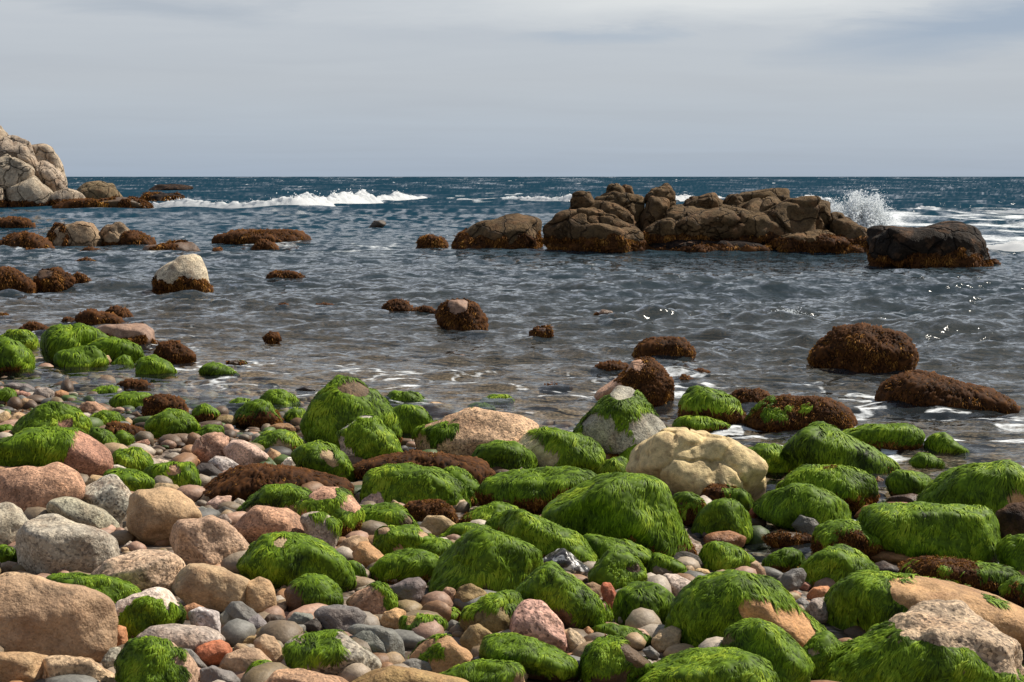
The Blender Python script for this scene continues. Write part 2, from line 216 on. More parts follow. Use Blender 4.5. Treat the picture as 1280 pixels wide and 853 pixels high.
E|tn|||low wide tan rock in the very bottom left corner|-100,730 0,705 150,705 265,722 240,820 200,880 -90,900
E|tp||f7 e3 D.9|pinkish tan block on the bottom edge, right of the low tan corner rock|195,780 215,730 330,720 450,740 500,770 595,815 580,890 215,900
E|rt|||small red brown stone squeezed right of the giant tan boulder|555,630 590,565 630,580 642,645 615,695 568,680
E|gr|||small grey stone beneath the small red brown stone|507,750 550,680 600,680 605,770 580,815 515,790
E|tn|||flat tan stone at the left edge above the giant tan boulder|-40,280 40,245 90,260 102,300 20,308
E|gr|g.8||green mossy stone at the left edge below the grey boulder with the tan half|-40,210 20,170 60,190 95,235 30,255 -30,250
E|gr|||grey cobble beside the left shoulder of the biggest grey granite boulder|38,195 100,150 120,180 110,225 60,225
E|tn|||little tan pebble above the two tone stone|578,148 620,125 652,140 625,168
E|gr|||little grey pebble right of the little tan pebble|608,178 650,145 712,182 680,202
E|tn|||little cream pebble under the little tan pebble|598,182 640,175 663,207 620,216
E|to||d.8|flat orange tan stone between the green carpeted slab and the two tone stone|590,372 660,365 765,402 730,422 640,400
E|sl|||blue grey stone on the bottom edge below the bright orange stone|985,800 1060,775 1160,800 1205,845 1100,890 1000,880
E|sl|||slate stone between the oval grey granite and the blue grey stone|855,680 960,690 1045,775 1000,800 910,760
F|dk|g.75||dark mossy stone on the bottom edge left of the pink bottom rock|-70,845 -20,770 40,748 93,772 70,840 -50,870
F|sl||e2.5|biggest rounded slate stone in the bottom foreground|302,510 340,475 410,465 500,480 540,520 547,570 490,605 450,615 380,605 320,575
F|sl|||pale slate stone left of the biggest rounded slate stone|142,555 190,503 280,510 315,535 250,575 155,575
F|dk|||shaded dark stone against the left side of the biggest rounded slate stone|222,568 300,530 340,580 325,622 260,605
F|sl|||flat slate pebble in front of the pale slate stone|95,590 160,558 240,565 265,605 190,622 115,612
F|sl|||long slate stone at the upper left of the mossy tufted granite|60,620 120,580 170,600 213,645 160,700 95,685
F|dk|||dark grey stone left of the pale slate stone|25,540 70,510 130,520 155,550 90,592
F|sl||e2.6|slanting slate stone below the round tan stone beside the block|-60,545 10,510 50,550 88,605 40,622 -20,600
F|gm|g.3|h500,700,50 e2.7 f6 n1.3|coarse grey granite stone with two mossy green tufts, bottom foreground|136,740 150,670 220,630 330,605 420,597 500,650 600,720 648,760 560,820 450,845 280,835 155,805
F|sl|||curved slate stone lying behind its twin, bottom foreground|440,605 500,565 600,570 690,590 740,650 752,725 720,760 680,740 620,660 530,630
F|sl|||domed slate stone in front of its curved twin, bottom foreground|455,650 530,590 600,595 660,650 692,725 680,765 600,760 510,700
F|tp|||small round pinkish tan pebble right of the biggest rounded slate stone|543,540 570,510 610,525 622,575 570,582
F|to|||ochre orange stone right of the small round pinkish tan pebble|622,550 640,500 700,482 752,495 750,540 700,600 640,590
F|wh||d.8|thin pale sliver stone on top of the yellow mossy stone|747,510 790,490 860,510 873,528 800,528
F|ol|g.45||yellow olive stone streaked with moss, right of the ochre orange stone|697,580 720,525 800,520 900,530 953,555 930,625 820,660 730,630
F|pk|g.4R|h540,430,60 f6|pink brown stone with a green mossy right end beside the blue grey slab|437,460 500,400 600,355 650,365 675,400 695,460 650,540 560,525 455,485
F|sl||f7|blue grey angular slab stone at lower centre left|655,385 750,330 810,325 847,362 830,440 780,500 730,475 690,425
F|pw||d.8|flat pink pebble above the blue grey angular slab|638,325 680,307 732,330 710,355 645,350
F|gr|||small grey pebble under the steep front green boulder|862,345 885,335 895,370 870,385
F|pk||f7|pink granite cobble under the steep front green boulder|897,440 950,378 1003,385 990,460 930,485
F|rt|||tiny reddish pebble left of the pink granite cobble|813,478 840,425 864,442 850,490
F|pk|||tiny pink pebble between the reddish pebble and the pink granite cobble|858,468 885,430 908,448 885,475
F|ol|||smooth olive tan stone right of the pink granite cobble|980,445 1020,380 1070,360 1120,380 1155,412 1090,480 1015,500
F|ol|g.4 b.3||flat weedy stone in front of the olive tan stone|847,500 890,465 980,480 1033,515 980,552 880,535
F|sl|||smooth purple grey oval pebble right of the yellow olive mossy stone|945,572 980,540 1030,560 1050,590 1000,612 955,602
F|ol|g.2||olive brown egg stone above the large orange tan boulder|1027,640 1070,570 1130,563 1203,605 1180,670 1100,710 1045,690
F|to|g.2L|f6|large orange tan boulder with a mossy tip, bottom foreground centre|755,730 820,660 900,615 980,625 1050,690 1095,745 1050,795 920,830 820,785
F|ol|g.35T|f5|tan olive boulder with a green fringe on top, left of the pink and white block|1015,560 1060,480 1120,440 1200,412 1300,410 1350,480 1345,560 1260,640 1190,650 1080,610
F|sl||d.9|pale blue slate stone left of the large orange tan boulder|725,760 800,730 870,745 903,800 820,830 735,805
F|to||D.8 e2.4|wide orange tan rock rising from the bottom edge|440,870 540,800 680,770 800,790 940,820 1060,840 1110,890 800,960 460,950
F|tn|g.5L||tan rock with a mossy left side on the bottom edge|910,830 1040,765 1180,752 1290,765 1380,800 1395,880 1200,930 990,920
F|pk||f7|rough pink rock on the bottom edge left of the wide orange tan rock|30,880 120,790 250,790 330,810 450,820 510,870 400,940 60,950
F|tp|||tan pebble below the round tan stone beside the block|35,500 100,455 160,460 155,500 80,522
F|tp|||small pinkish pebble left of the brown ball shaped boulder|102,400 140,360 162,378 140,422
F|sl|||small slate pebble below the orange tan block|493,275 530,260 563,305 535,318
F|sl|||blue grey pebble tucked right of the large green boulder with the tan patch|368,205 400,195 415,240 385,245
F|gr|||small greyish pebble on the bottom edge in front of the mossy tufted granite|150,790 185,770 222,805 190,825
"""
SEA = """
a|gr|g.9T b.35B|D1|domed green boulder with rusty foot at the left edge of the water|-80,380 20,335 90,360 150,400 182,445 175,490 100,512 -60,512
a|dk|g.9T||smaller green dome standing behind the domed green boulder at the left edge|3,330 50,300 120,300 180,325 192,365 150,395 60,370
a|gr|g.95|D1 a1.2|tallest green boulder of the cluster standing in the water at left|198,380 220,320 290,278 400,275 490,295 555,345 520,400 400,430 260,445 212,430
a|gr|g.95|a1.2|low front green boulder of the cluster standing in the water at left|260,462 300,405 380,385 460,382 510,415 514,455 430,492 320,485
a|tn|||bare tan stone at the right end of the low front green boulder|503,430 540,415 562,445 530,468
a|dk|g.95||green boulder sloping right into the water, right of the tallest in the cluster|445,380 530,340 620,345 700,390 748,436 680,455 580,455 510,425
a|dk|g.8||small dark green stone at the foot of the green boulder sloping right|565,460 610,420 650,430 665,475 600,482
a|bk|b.55|h640,270,50 e2.8|long brown rock with a pale pink top behind the green boulder cluster|455,300 520,265 640,260 720,260 778,292 783,348 720,364 600,350 500,320
a|br|b.93||brown weedy rock left of the long pink topped rock|392,255 400,205 450,198 520,225 600,235 645,258 500,275 425,275
a|br|b.93||low brown weed rock farthest out behind the green boulder cluster|527,208 570,183 630,205 658,232 590,242
a|br|b.95||small dark weed stone left of the brown weedy rocks|302,268 330,240 370,245 388,275
a|br|b.95||flat dark weed rock lying behind the tallest green boulder|102,298 150,268 220,280 260,304
a|br|b.9|D1|lone brown weedy boulder in the water right of the green cluster|787,410 820,365 880,358 940,400 988,434 900,453 830,455
a|dk|g.8||roundish green and dark stone in the water below the lone brown boulder|667,490 700,440 770,430 830,455 868,495 800,525 710,525
a|dk|g.9||flat green stone lone in the water right of the roundish green and dark one|1002,490 1060,460 1120,475 1198,508 1100,522 1020,516
a|br|b.6 g.5||tiny weedy tip breaking the water behind the flat green stone|1127,455 1180,438 1233,458 1200,472
a|br|b.9||flat brown weed stone awash off the left shore|587,580 640,553 720,560 773,588 680,598
a|br|b.95||flat brown weed rock at the left edge, level with the brown rocks|-30,225 30,215 63,237 -20,242
a|br|b.9||brown weed covered rock at the left edge, below the far tan rocks|-80,60 -30,10 0,-8 60,0 140,40 183,78 140,96 -20,100
a|br|b.8|h225,5,30|dark weed rock second from the left edge with a pale tip|163,60 200,0 290,-10 350,30 333,80 200,86
a|br|b.93||low right end of the dark weed rocks by the left edge|343,58 380,15 430,30 468,58 400,68
s|cw|b.35B|D1 f6 n1.2|pale cream boulder with a dark foot alone in the left water|745,890 765,850 840,800 900,762 960,752 1005,775 1030,840 1045,900 1020,925 940,938 800,936
s|br|b.97||flat reddish weed rock at the left edge near the cliff foot|-60,595 60,580 140,585 178,612 80,618
s|br|b.95||reddish weed mound left of the tan rounded rock, near the left edge|-20,705 60,660 130,655 220,680 284,714 150,728 0,728
s|tt|b.3L|D1 n1.8 f8|rounded tan rock with a dark left flank in the left water|222,660 280,610 380,595 460,600 500,640 495,695 400,710 290,710
s|tt|b.3B|n1.8 f8|square topped tan rock right of the rounded tan rock|490,650 530,605 600,595 660,640 655,690 530,706
s|br|b.97||brown weed tail spreading right of the square topped tan rock|555,695 650,640 720,660 795,692 650,708
s|br|b.55 |f6|dark rock with tan flecks just beyond the pale cream boulder|706,740 740,710 820,705 900,690 970,690 1013,735 980,755 800,750
s|br|b.95||tiny dark weed tip right of the dark rock with tan flecks|1048,752 1090,738 1133,755
s|br|b.97||long flat rusty weed rock in the middle left water|1058,676 1110,650 1200,645 1330,645 1480,655 1534,683 1430,703 1300,694 1150,694
t|br|b.97||small weed rock hugging the front of the long flat rusty one|-32,525 20,490 70,500 108,523
s|dr|b.4|D1 n3 f9|farthest dark flat rock on the sea beyond the cliff foot|715,434 790,405 870,402 965,414 900,434
s|dr|b.55|n3 f9|long dark skerry touching the breaker at the cliff foot|685,478 740,455 860,450 943,466 850,490 720,493
s|tb||D1|rounded brown rock at the foot of the pale cliff|365,450 400,405 440,393 490,388 560,400 625,455 560,480 440,490
s|br|b.6||low dark weed apron along the foot of the pale cliff|245,508 350,480 480,490 600,465 720,480 764,512 600,520 400,518
t|dk|||small black rock in the white water left of the reef|542,418 590,385 640,382 653,398 600,418
t|br|b.8||small flecked weed rock in the water right of the pale cream boulder|58,680 80,645 160,643 230,665 263,682 150,688
b|br|b.9||tiny weed tip alone in the middle water|286,190 330,165 390,175 404,192
b|br|b.93||small brown weed rock left of the humped one in the middle water|636,195 680,155 730,150 775,190 700,203
b|br|b.7||flat weed link between the two middle water rocks|776,200 840,180 905,198 840,208
b|bk|b.75|h1010,160,45 D1|humped brown weed rock with a pale crown in the middle water|897,220 930,180 980,145 1040,140 1100,170 1142,232 1130,270 1000,278 925,258
b|br|b.95||small brown weed tip in the left middle water|32,338 80,310 124,328 90,345
c|br|b.8|h150,285,18|small weed rock alone in the centre water|88,315 130,280 190,280 203,322 140,328
c|br|b.97|D1|rounded rusty brown weed rock behind the pinkish rock, right of centre|602,428 640,370 700,345 780,338 850,350 900,400 918,442 830,452 690,448
c|br|b.97||flat orange brown weed rock left of the pinkish rock|392,500 440,465 530,458 580,482 550,520 450,520
c|br|b.97||orange weed stone awash right of the pinkish rock|805,555 860,525 925,553 860,568
c|br|b.97||thin weed tip awash beyond the orange weed stone|875,514 940,498 1003,514
c|br|b.97||thin brown weed strip awash left of the pinkish rock|126,590 200,565 305,577 280,594
c|bk|b.5||small reddish tip breaking the water in the centre right|412,213 450,188 500,195 514,214
s|br|b.9||thin dark weed streak awash below the square topped tan rock|385,788 430,778 475,792 430,800
s|br|b.9||reddish weed patch awash left of the dark rock with tan flecks|405,738 450,728 525,745 450,757
s|br|b.9||tiny dark weed fleck awash below the reddish weed mound|130,748 160,738 188,749 160,756
b|br|b.9||smallest weed fleck awash left of the tiny weed tip in the middle water|102,184 135,173 168,185 135,190
c|br|b.8||weedy patch awash below the small reddish tip in the centre right|425,240 470,229 525,232 480,247
t|br|b.75|D1|dark weed rock at the left tip of the reef|786,530 820,480 870,460 930,475 955,512 900,532
u|tr|b.5B|D1 f6|low tan rock with weedy foot, left neighbour of the reef|-310,515 -250,450 -170,400 -80,370 30,355 110,370 160,400 155,500 60,520 -100,530 -270,530
u|tr|b.2B||round tan stone in front of the low tan rock left of the reef|-65,510 0,445 50,455 88,492 30,520
u|tr||@42.6 f6 e2.8|round boulder perched highest on the left half of the reef|465,250 480,210 520,195 555,215 572,255 520,275
u|tr||@42.8|small round boulder behind the perched one on the reef top|535,225 570,198 600,215 615,250 560,260
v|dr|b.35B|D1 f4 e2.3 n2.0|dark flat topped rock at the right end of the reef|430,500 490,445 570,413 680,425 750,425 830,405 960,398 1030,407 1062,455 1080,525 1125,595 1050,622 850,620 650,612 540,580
v|br|b.9||small brown weed rock at the left foot of the dark flat topped rock|515,598 580,555 664,608
v|br|b.9||little tail stone at the right foot of the dark flat topped rock|1085,608 1130,585 1169,608
"""
# blocks of the reef and of the cliff: distance | outline (parts of one thing)
REEF = """
41.6|s|280,345 300,250 340,237 390,245 417,295 400,350 320,360
42.0|c|400,270 500,250 640,260 662,290 660,360 640,420 540,350 420,310
41.2|c|390,320 470,290 540,300 600,360 652,420 640,470 540,440 460,370
40.7|c|158,420 230,350 350,330 460,335 520,380 600,420 645,455 640,500 400,510 250,490 165,470
40.2|s|265,460 400,395 480,400 640,440 640,540 500,560 400,540 290,500
42.0|c|655,265 700,225 780,203 810,240 818,310 760,330 680,310
41.6|s|655,350 690,275 760,270 797,300 780,360 720,420 655,430
41.6|s|735,390 800,310 850,300 870,360 860,420 760,430
41.9|c|840,330 870,280 920,270 1000,260 1048,290 1040,360 940,390 860,385
40.8|s|655,440 720,385 860,370 885,400 880,470 760,500 655,490
40.9|c|850,390 960,350 1045,345 1050,500 900,520 810,490
42.2|c|1020,340 1080,260 1150,245 1165,290 1140,350 1040,370
42.4|s|1140,310 1160,245 1220,228 1290,225 1360,230 1368,290 1230,310
41.2|c|1035,390 1100,330 1200,290 1300,270 1400,280 1500,285 1560,300 1610,340 1630,410 1580,480 1400,520 1200,510 1035,500
40.6|s|1610,400 1640,362 1690,365 1740,430 1755,460 1700,500 1620,490
40.2|c|1290,500 1380,440 1560,440 1650,460 1700,500 1650,540 1400,550
39.9|w|150,520 230,492 380,488 520,500 640,470 650,500 640,560 500,566 350,556 210,535
39.8|w|640,530 760,480 900,490 1030,487 1180,480 1290,500 1290,575 1150,580 900,570 700,565
39.7|w|1270,540 1320,470 1450,485 1600,500 1700,495 1790,540 1820,590 1700,600 1500,600 1300,590
40.4|s|1640,440 1690,395 1740,410 1790,445 1830,500 1800,560 1680,570 1620,520
41.0|s|1590,350 1650,350 1700,400 1720,470 1640,500 1580,440
41.3|c|620,400 700,330 800,330 1000,330 1160,300 1300,320 1300,500 1000,520 700,520
"""
CLIFF = """
103|s|-80,140 0,105 30,150 48,185 20,220 -80,220
102|c|-80,200 40,165 100,165 140,190 170,250 185,300 140,320 40,280 -80,260
105|c|110,200 200,190 260,225 290,270 310,310 342,385 340,430 270,420 200,360 150,260
101|c|-80,280 40,255 120,290 165,330 175,390 110,420 -80,420
103|c|155,300 220,280 290,330 337,385 335,440 280,450 190,420
101|s|20,420 130,380 160,360 240,420 292,450 290,505 150,525 20,525
100|s|-80,400 10,420 22,520 -80,530
101|s|240,450 330,420 400,440 440,480 430,515 280,515
104|c|-600,100 -300,10 -40,60 20,150 40,400 -60,540 -600,540
"""
import bpy, bmesh, math, random
import numpy as np
scene = bpy.context.scene
COL = scene.collection
rng = np.random.default_rng(7)

# ------------------------------------------------------------------ camera
CAMZ = 2.0
FPX, PW, PH = 1900.0, 1280.0, 853.0
PITCH = math.atan((PH/2 - 221.0)/FPX)
CAM = np.array([0.0, 0.0, CAMZ])
FWD = np.array([0.0, math.cos(PITCH), -math.sin(PITCH)])
UPV = np.array([0.0, math.sin(PITCH), math.cos(PITCH)])
RGT = np.array([1.0, 0.0, 0.0])

def ray(px, py):
    d = FWD + RGT*((px-PW/2)/FPX) + UPV*((PH/2-py)/FPX)
    return d                                     # depth 1 along the view axis

def norm(v):
    return v/np.maximum(np.linalg.norm(v, axis=-1, keepdims=True), 1e-12)

# ------------------------------------------------------------------ noise
def vnoise(P, seed=0):
    P = np.asarray(P, dtype=np.float64)
    I = np.floor(P).astype(np.int64); F = P - I
    F = F*F*F*(F*(F*6-15)+10)
    out = np.zeros(len(P))
    def h(ix, iy, iz):
        n = (ix*73856093) ^ (iy*19349663) ^ (iz*83492791) ^ (seed*2654435761)
        n = n & 0xffffffff
        n = ((n ^ (n >> 15))*2246822519) & 0xffffffff
        n = ((n ^ (n >> 13))*3266489917) & 0xffffffff
        n = n ^ (n >> 16)
        return n/2147483647.5 - 1.0
    for dx in (0, 1):
        wx = F[:, 0] if dx else 1-F[:, 0]
        for dy in (0, 1):
            wy = F[:, 1] if dy else 1-F[:, 1]
            for dz in (0, 1):
                wz = F[:, 2] if dz else 1-F[:, 2]
                out += wx*wy*wz*h(I[:, 0]+dx, I[:, 1]+dy, I[:, 2]+dz)
    return out

def fbm(P, octv=4, seed=0, gain=0.5):
    P = np.asarray(P, dtype=np.float64)
    a, s, tot = 1.0, 0.0, 0.0
    for o in range(octv):
        s = s + a*vnoise(P*(2.03**o)+o*17.3, seed+o*101)
        tot += a; a *= gain
    return s/tot*1.4

def smooth(a, b, x):
    t = np.clip((x-a)/(b-a), 0, 1)
    return t*t*(3-2*t)

# ------------------------------------------------------------------ the lie of the land
def flat_hit(px, py, z=0.0):
    d = ray(px, py); t = (z-CAMZ)/d[2]
    return CAM + d*t
_sh = [flat_hit(*p) for p in ((-160, 470), (0, 481), (160, 505), (330, 540), (480, 556), (640, 580), (800, 612), (900, 655), (980, 690), (1100, 718), (1280, 756), (1500, 800))]
SHX = np.array([p[0] for p in _sh]); SHY = np.array([p[1] for p in _sh])
_o = np.argsort(SHX); SHX = SHX[_o]; SHY = SHY[_o]
POOL = flat_hit(975, 692)

def shore_s(x, y):
    ys = np.interp(x, SHX, SHY)
    ys = ys + np.where(x < SHX[0], (SHX[0]-x)*0.5, 0) - np.where(x > SHX[-1], (x-SHX[-1])*0.35, 0)
    return (ys-y)*0.8

def ground_z(x, y):
    x = np.asarray(x, float); y = np.asarray(y, float)
    s = shore_s(x, y)
    zb = 0.082*np.minimum(s, 9) + 0.03*np.maximum(s-9, 0)
    dw = np.maximum(-s, 0)
    zw = -(0.055*np.minimum(dw, 10) + 0.035*np.clip(dw-10, 0, 45) + 0.01*np.clip(dw-55, 0, 400))
    z = np.where(s > 0, zb, zw)
    z = z - 0.16*np.exp(-(((x-POOL[0]-0.1)/0.6)**2+((y-POOL[1])/0.42)**2))
    return z

def surf_z(x, y):
    return np.maximum(ground_z(x, y), 0.0)

_ts = np.concatenate([np.arange(3.2, 30, 0.02), np.arange(30, 1200, 0.4)])
def hit_depth(px, py):
    d = ray(px, py)
    P = CAM + d*_ts[:, None]
    g = P[:, 2] < surf_z(P[:, 0], P[:, 1])
    return float(_ts[np.argmax(g)]) if g.any() else 1100.0

# ------------------------------------------------------------------ mesh helpers
def mesh_np(name, V, F, mat, loc=(0, 0, 0), parent=None, attrs=None, smooth_shade=True):
    V = np.ascontiguousarray(V, dtype=np.float32); F = np.ascontiguousarray(F, dtype=np.int32)
    me = bpy.data.meshes.new(name)
    k = F.shape[1]
    me.vertices.add(len(V)); me.vertices.foreach_set('co', V.ravel())
    me.loops.add(F.size); me.loops.foreach_set('vertex_index', F.ravel())
    me.polygons.add(len(F))
    me.polygons.foreach_set('loop_start', np.arange(0, F.size, k, dtype=np.int32))
    me.polygons.foreach_set('loop_total', np.full(len(F), k, dtype=np.int32))
    me.polygons.foreach_set('use_smooth', np.full(len(F), smooth_shade, dtype=bool))
    for nm, a in (attrs or {}).items():
        a = np.ascontiguousarray(a, dtype=np.float32)
        if a.ndim == 1:
            at = me.attributes.new(nm, 'FLOAT', 'POINT'); at.data.foreach_set('value', a)
        else:
            at = me.attributes.new(nm, 'FLOAT_VECTOR', 'POINT'); at.data.foreach_set('vector', a.ravel())
    me.update(calc_edges=True)
    me.materials.append(mat)
    ob = bpy.data.objects.new(name, me)
    ob.location = loc
    if parent is not None:
        ob.parent = parent
        ob.location = (0, 0, 0)
    COL.objects.link(ob)
    return ob

_ico = {}
def ico(level):
    if level not in _ico:
        bm = bmesh.new(); bmesh.ops.create_icosphere(bm, subdivisions=level, radius=1.0)
        bm.verts.ensure_lookup_table()
        V = np.array([v.co[:] for v in bm.verts]); F = np.array([[v.index for v in f.verts] for f in bm.faces])
        bm.free(); _ico[level] = (norm(V), F)
    return _ico[level]

# ------------------------------------------------------------------ node helpers
def new_mat(name):
    m = bpy.data.materials.new(name); m.use_nodes = True
    nt = m.node_tree; nt.nodes.clear()
    out = nt.nodes.new('ShaderNodeOutputMaterial')
    return m, nt, out
class G:
    def __init__(s, nt): s.nt = nt
    def n(s, t, **kw):
        nd = s.nt.nodes.new(t)
        for k, v in kw.items():
            if k in nd.inputs: s.set(nd.inputs[k], v)
            else: setattr(nd, k, v)
        return nd
    def set(s, sock, v):
        if isinstance(v, bpy.types.NodeSocket): s.nt.links.new(v, sock)
        else:
            try: sock.default_value = v
            except Exception: sock.default_value = tuple(v)+(1.0,)
    def math(s, op, a, b=0.0, c=0.0, clamp=False):
        nd = s.nt.nodes.new('ShaderNodeMath'); nd.operation = op; nd.use_clamp = clamp
        s.set(nd.inputs[0], a); s.set(nd.inputs[1], b); s.set(nd.inputs[2], c); return nd.outputs[0]
    def vmath(s, op, a, b=(0, 0, 0), sc=None):
        nd = s.nt.nodes.new('ShaderNodeVectorMath'); nd.operation = op
        s.set(nd.inputs[0], a); s.set(nd.inputs[1], b)
        if sc is not None: s.set(nd.inputs['Scale'], sc)
        return nd.outputs[0]
    def mix(s, fac, a, b, blend='MIX'):
        nd = s.nt.nodes.new('ShaderNodeMix'); nd.data_type = 'RGBA'; nd.blend_type = blend
        s.set(nd.inputs[0], fac); s.set(nd.inputs[6], a); s.set(nd.inputs[7], b); return nd.outputs[2]
    def ramp(s, fac, stops):
        nd = s.nt.nodes.new('ShaderNodeValToRGB'); cr = nd.color_ramp
        while len(cr.elements) < len(stops): cr.elements.new(0.5)
        for e, (p, c) in zip(cr.elements, stops):
            e.position = p; e.color = tuple(c)+(1,) if len(c) == 3 else c
        s.set(nd.inputs[0], fac); return nd.outputs[0]
    def noise(s, vec, scale, detail=3, rough=0.5, dist=0.0):
        nd = s.nt.nodes.new('ShaderNodeTexNoise'); s.set(nd.inputs['Vector'], vec)
        nd.inputs['Scale'].default_value = scale; nd.inputs['Detail'].default_value = detail
        nd.inputs['Roughness'].default_value = rough; nd.inputs['Distortion'].default_value = dist
        return nd
    def attr(s, name):
        nd = s.nt.nodes.new('ShaderNodeAttribute'); nd.attribute_name = name; return nd
    def link(s, a, b): s.nt.links.new(a, b)

def g3(v): return (v, v, v)

# ------------------------------------------------------------------ materials
def rock_material(name, speckle, speckle_scale, stain, crack, rough, scale=1.0, bump=1.0):
    m, nt, out = new_mat(name); g = G(nt)
    tc = g.n('ShaderNodeTexCoord').outputs['Object']
    info = g.n('ShaderNodeObjectInfo')
    off = g.vmath('SCALE', info.outputs['Random'], sc=1.0)
    rnd = g.vmath('SCALE', (37.1, 71.7, 13.3), sc=info.outputs['Random'])
    co = g.vmath('ADD', tc, rnd)
    if scale != 1.0: co = g.vmath('SCALE', co, sc=scale)
    col = info.outputs['Color']
    big = g.noise(co, 3.5, 4, 0.55).outputs[0]
    med = g.noise(co, 16, 6, 0.62).outputs[0]
    fin = g.noise(co, 70, 4, 0.6).outputs[0]
    col = g.mix(1.0, col, g.ramp(big, [(0.3, (0.66, 0.62, 0.60)), (0.5, (1, 1, 1)), (0.7, (1.25, 1.2, 1.12))]), 'MULTIPLY')
    col = g.mix(1.0, col, g.ramp(med, [(0.28, (0.55, 0.52, 0.50)), (0.5, (1, 1, 1)), (0.75, (1.3, 1.28, 1.25))]), 'MULTIPLY')
    st = g.noise(g.vmath('ADD', co, (5.1, 9.2, 3.3)), 5, 5, 0.65).outputs[0]
    stf = g.math('MULTIPLY', g.ramp(st, [(0.52, (0, 0, 0)), (0.68, (1, 1, 1))]), stain)
    col = g.mix(stf, col, (0.30, 0.15, 0.07, 1))
    dk = g.noise(g.vmath('ADD', co, (15.1, 2.2, 8.3)), 9, 6, 0.7).outputs[0]
    col = g.mix(g.math('MULTIPLY', g.ramp(dk, [(0.56, (0, 0, 0)), (0.72, (1, 1, 1))]), 0.45), col, (0.07, 0.06, 0.045, 1))
    if speckle > 0:
        vo = g.n('ShaderNodeTexVoronoi', Vector=co, Scale=speckle_scale)
        vs = g.n('ShaderNodeSeparateColor'); g.link(vo.outputs['Color'], vs.inputs[0])
        sp = g.ramp(vs.outputs[0], [(0.0, (0.3, 0.28, 0.27)), (0.22, (0.7, 0.68, 0.66)), (0.5, (1, 1, 1)), (0.8, (1.2, 1.17, 1.12)), (1.0, (1.65, 1.6, 1.55))])
        col = g.mix(speckle, col, g.mix(1.0, col, sp, 'MULTIPLY'))
    h = g.math('ADD', g.math('MULTIPLY', med, 0.7), g.math('MULTIPLY', fin, 0.35))
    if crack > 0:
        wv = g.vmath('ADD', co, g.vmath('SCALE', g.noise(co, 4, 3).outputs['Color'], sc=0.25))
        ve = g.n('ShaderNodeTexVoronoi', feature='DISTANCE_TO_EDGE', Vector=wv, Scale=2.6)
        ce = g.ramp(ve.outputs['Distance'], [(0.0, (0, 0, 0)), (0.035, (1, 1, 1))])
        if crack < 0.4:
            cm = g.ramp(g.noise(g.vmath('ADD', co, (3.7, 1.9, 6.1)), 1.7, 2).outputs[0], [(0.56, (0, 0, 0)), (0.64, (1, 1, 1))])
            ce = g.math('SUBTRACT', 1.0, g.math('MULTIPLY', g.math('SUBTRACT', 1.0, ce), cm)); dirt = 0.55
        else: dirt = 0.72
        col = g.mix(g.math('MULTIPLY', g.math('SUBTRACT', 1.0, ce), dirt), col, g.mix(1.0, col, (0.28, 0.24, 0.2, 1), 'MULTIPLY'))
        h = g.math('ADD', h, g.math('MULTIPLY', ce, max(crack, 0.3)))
    wet = g.attr('wet').outputs['Fac']
    col = g.mix(wet, col, g.mix(1.0, col, (0.5, 0.48, 0.46, 1), 'MULTIPLY'))
    bmp = g.n('ShaderNodeBump', Strength=1.0, Distance=0.02*bump/scale, Height=h)
    p = g.n('ShaderNodeBsdfPrincipled')
    g.set(p.inputs['Base Color'], col)
    g.set(p.inputs['Roughness'], g.math('SUBTRACT', g.math('ADD', rough, g.math('MULTIPLY', g.math('SUBTRACT', fin, 0.5), 0.3)), g.math('MULTIPLY', wet, 0.28)))
    p.inputs['Specular IOR Level'].default_value = 0.12 if bump > 1.5 else 0.28
    g.link(bmp.outputs[0], p.inputs['Normal'])
    g.link(p.outputs[0], out.inputs[0])
    return m

M_GRAN = rock_material('granite', 0.75, 120, 0.3, 0.12, 0.72)
M_COAR = rock_material('coarse_granite', 1.0, 95, 0.35, 0.0, 0.72)
M_SAND = rock_material('sandstone', 0.35, 170, 0.45, 0.12, 0.72)
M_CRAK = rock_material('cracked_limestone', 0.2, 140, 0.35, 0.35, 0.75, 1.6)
M_SLAT = rock_material('slate', 0.12, 260, 0.1, 0.0, 0.55)
M_WETR = rock_material('wet_rock', 0.3, 90, 0.3, 0.0, 0.62)
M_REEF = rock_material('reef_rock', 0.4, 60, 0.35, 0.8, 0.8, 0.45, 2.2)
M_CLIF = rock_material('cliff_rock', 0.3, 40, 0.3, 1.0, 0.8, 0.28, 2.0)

def quartz_dark():
    m, nt, out = new_mat('banded_quartz'); g = G(nt)
    co = g.n('ShaderNodeTexCoord').outputs['Object']
    n = g.noise(co, 16, 4, 0.6, 1.2).outputs[0]
    col = g.ramp(n, [(0.40, (0.03, 0.028, 0.028)), (0.53, (0.1, 0.09, 0.085)), (0.56, (0.62, 0.6, 0.58)), (0.66, (0.75, 0.72, 0.7)), (0.7, (0.08, 0.075, 0.07))])
    p = g.n('ShaderNodeBsdfPrincipled', Roughness=0.25); g.set(p.inputs['Base Color'], col)
    b = g.n('ShaderNodeBump', Strength=0.8, Distance=0.01, Height=g.noise(co, 35, 5).outputs[0]); g.link(b.outputs[0], p.inputs['Normal'])
    g.link(p.outputs[0], out.inputs[0]); return m
M_QUAR = quartz_dark()

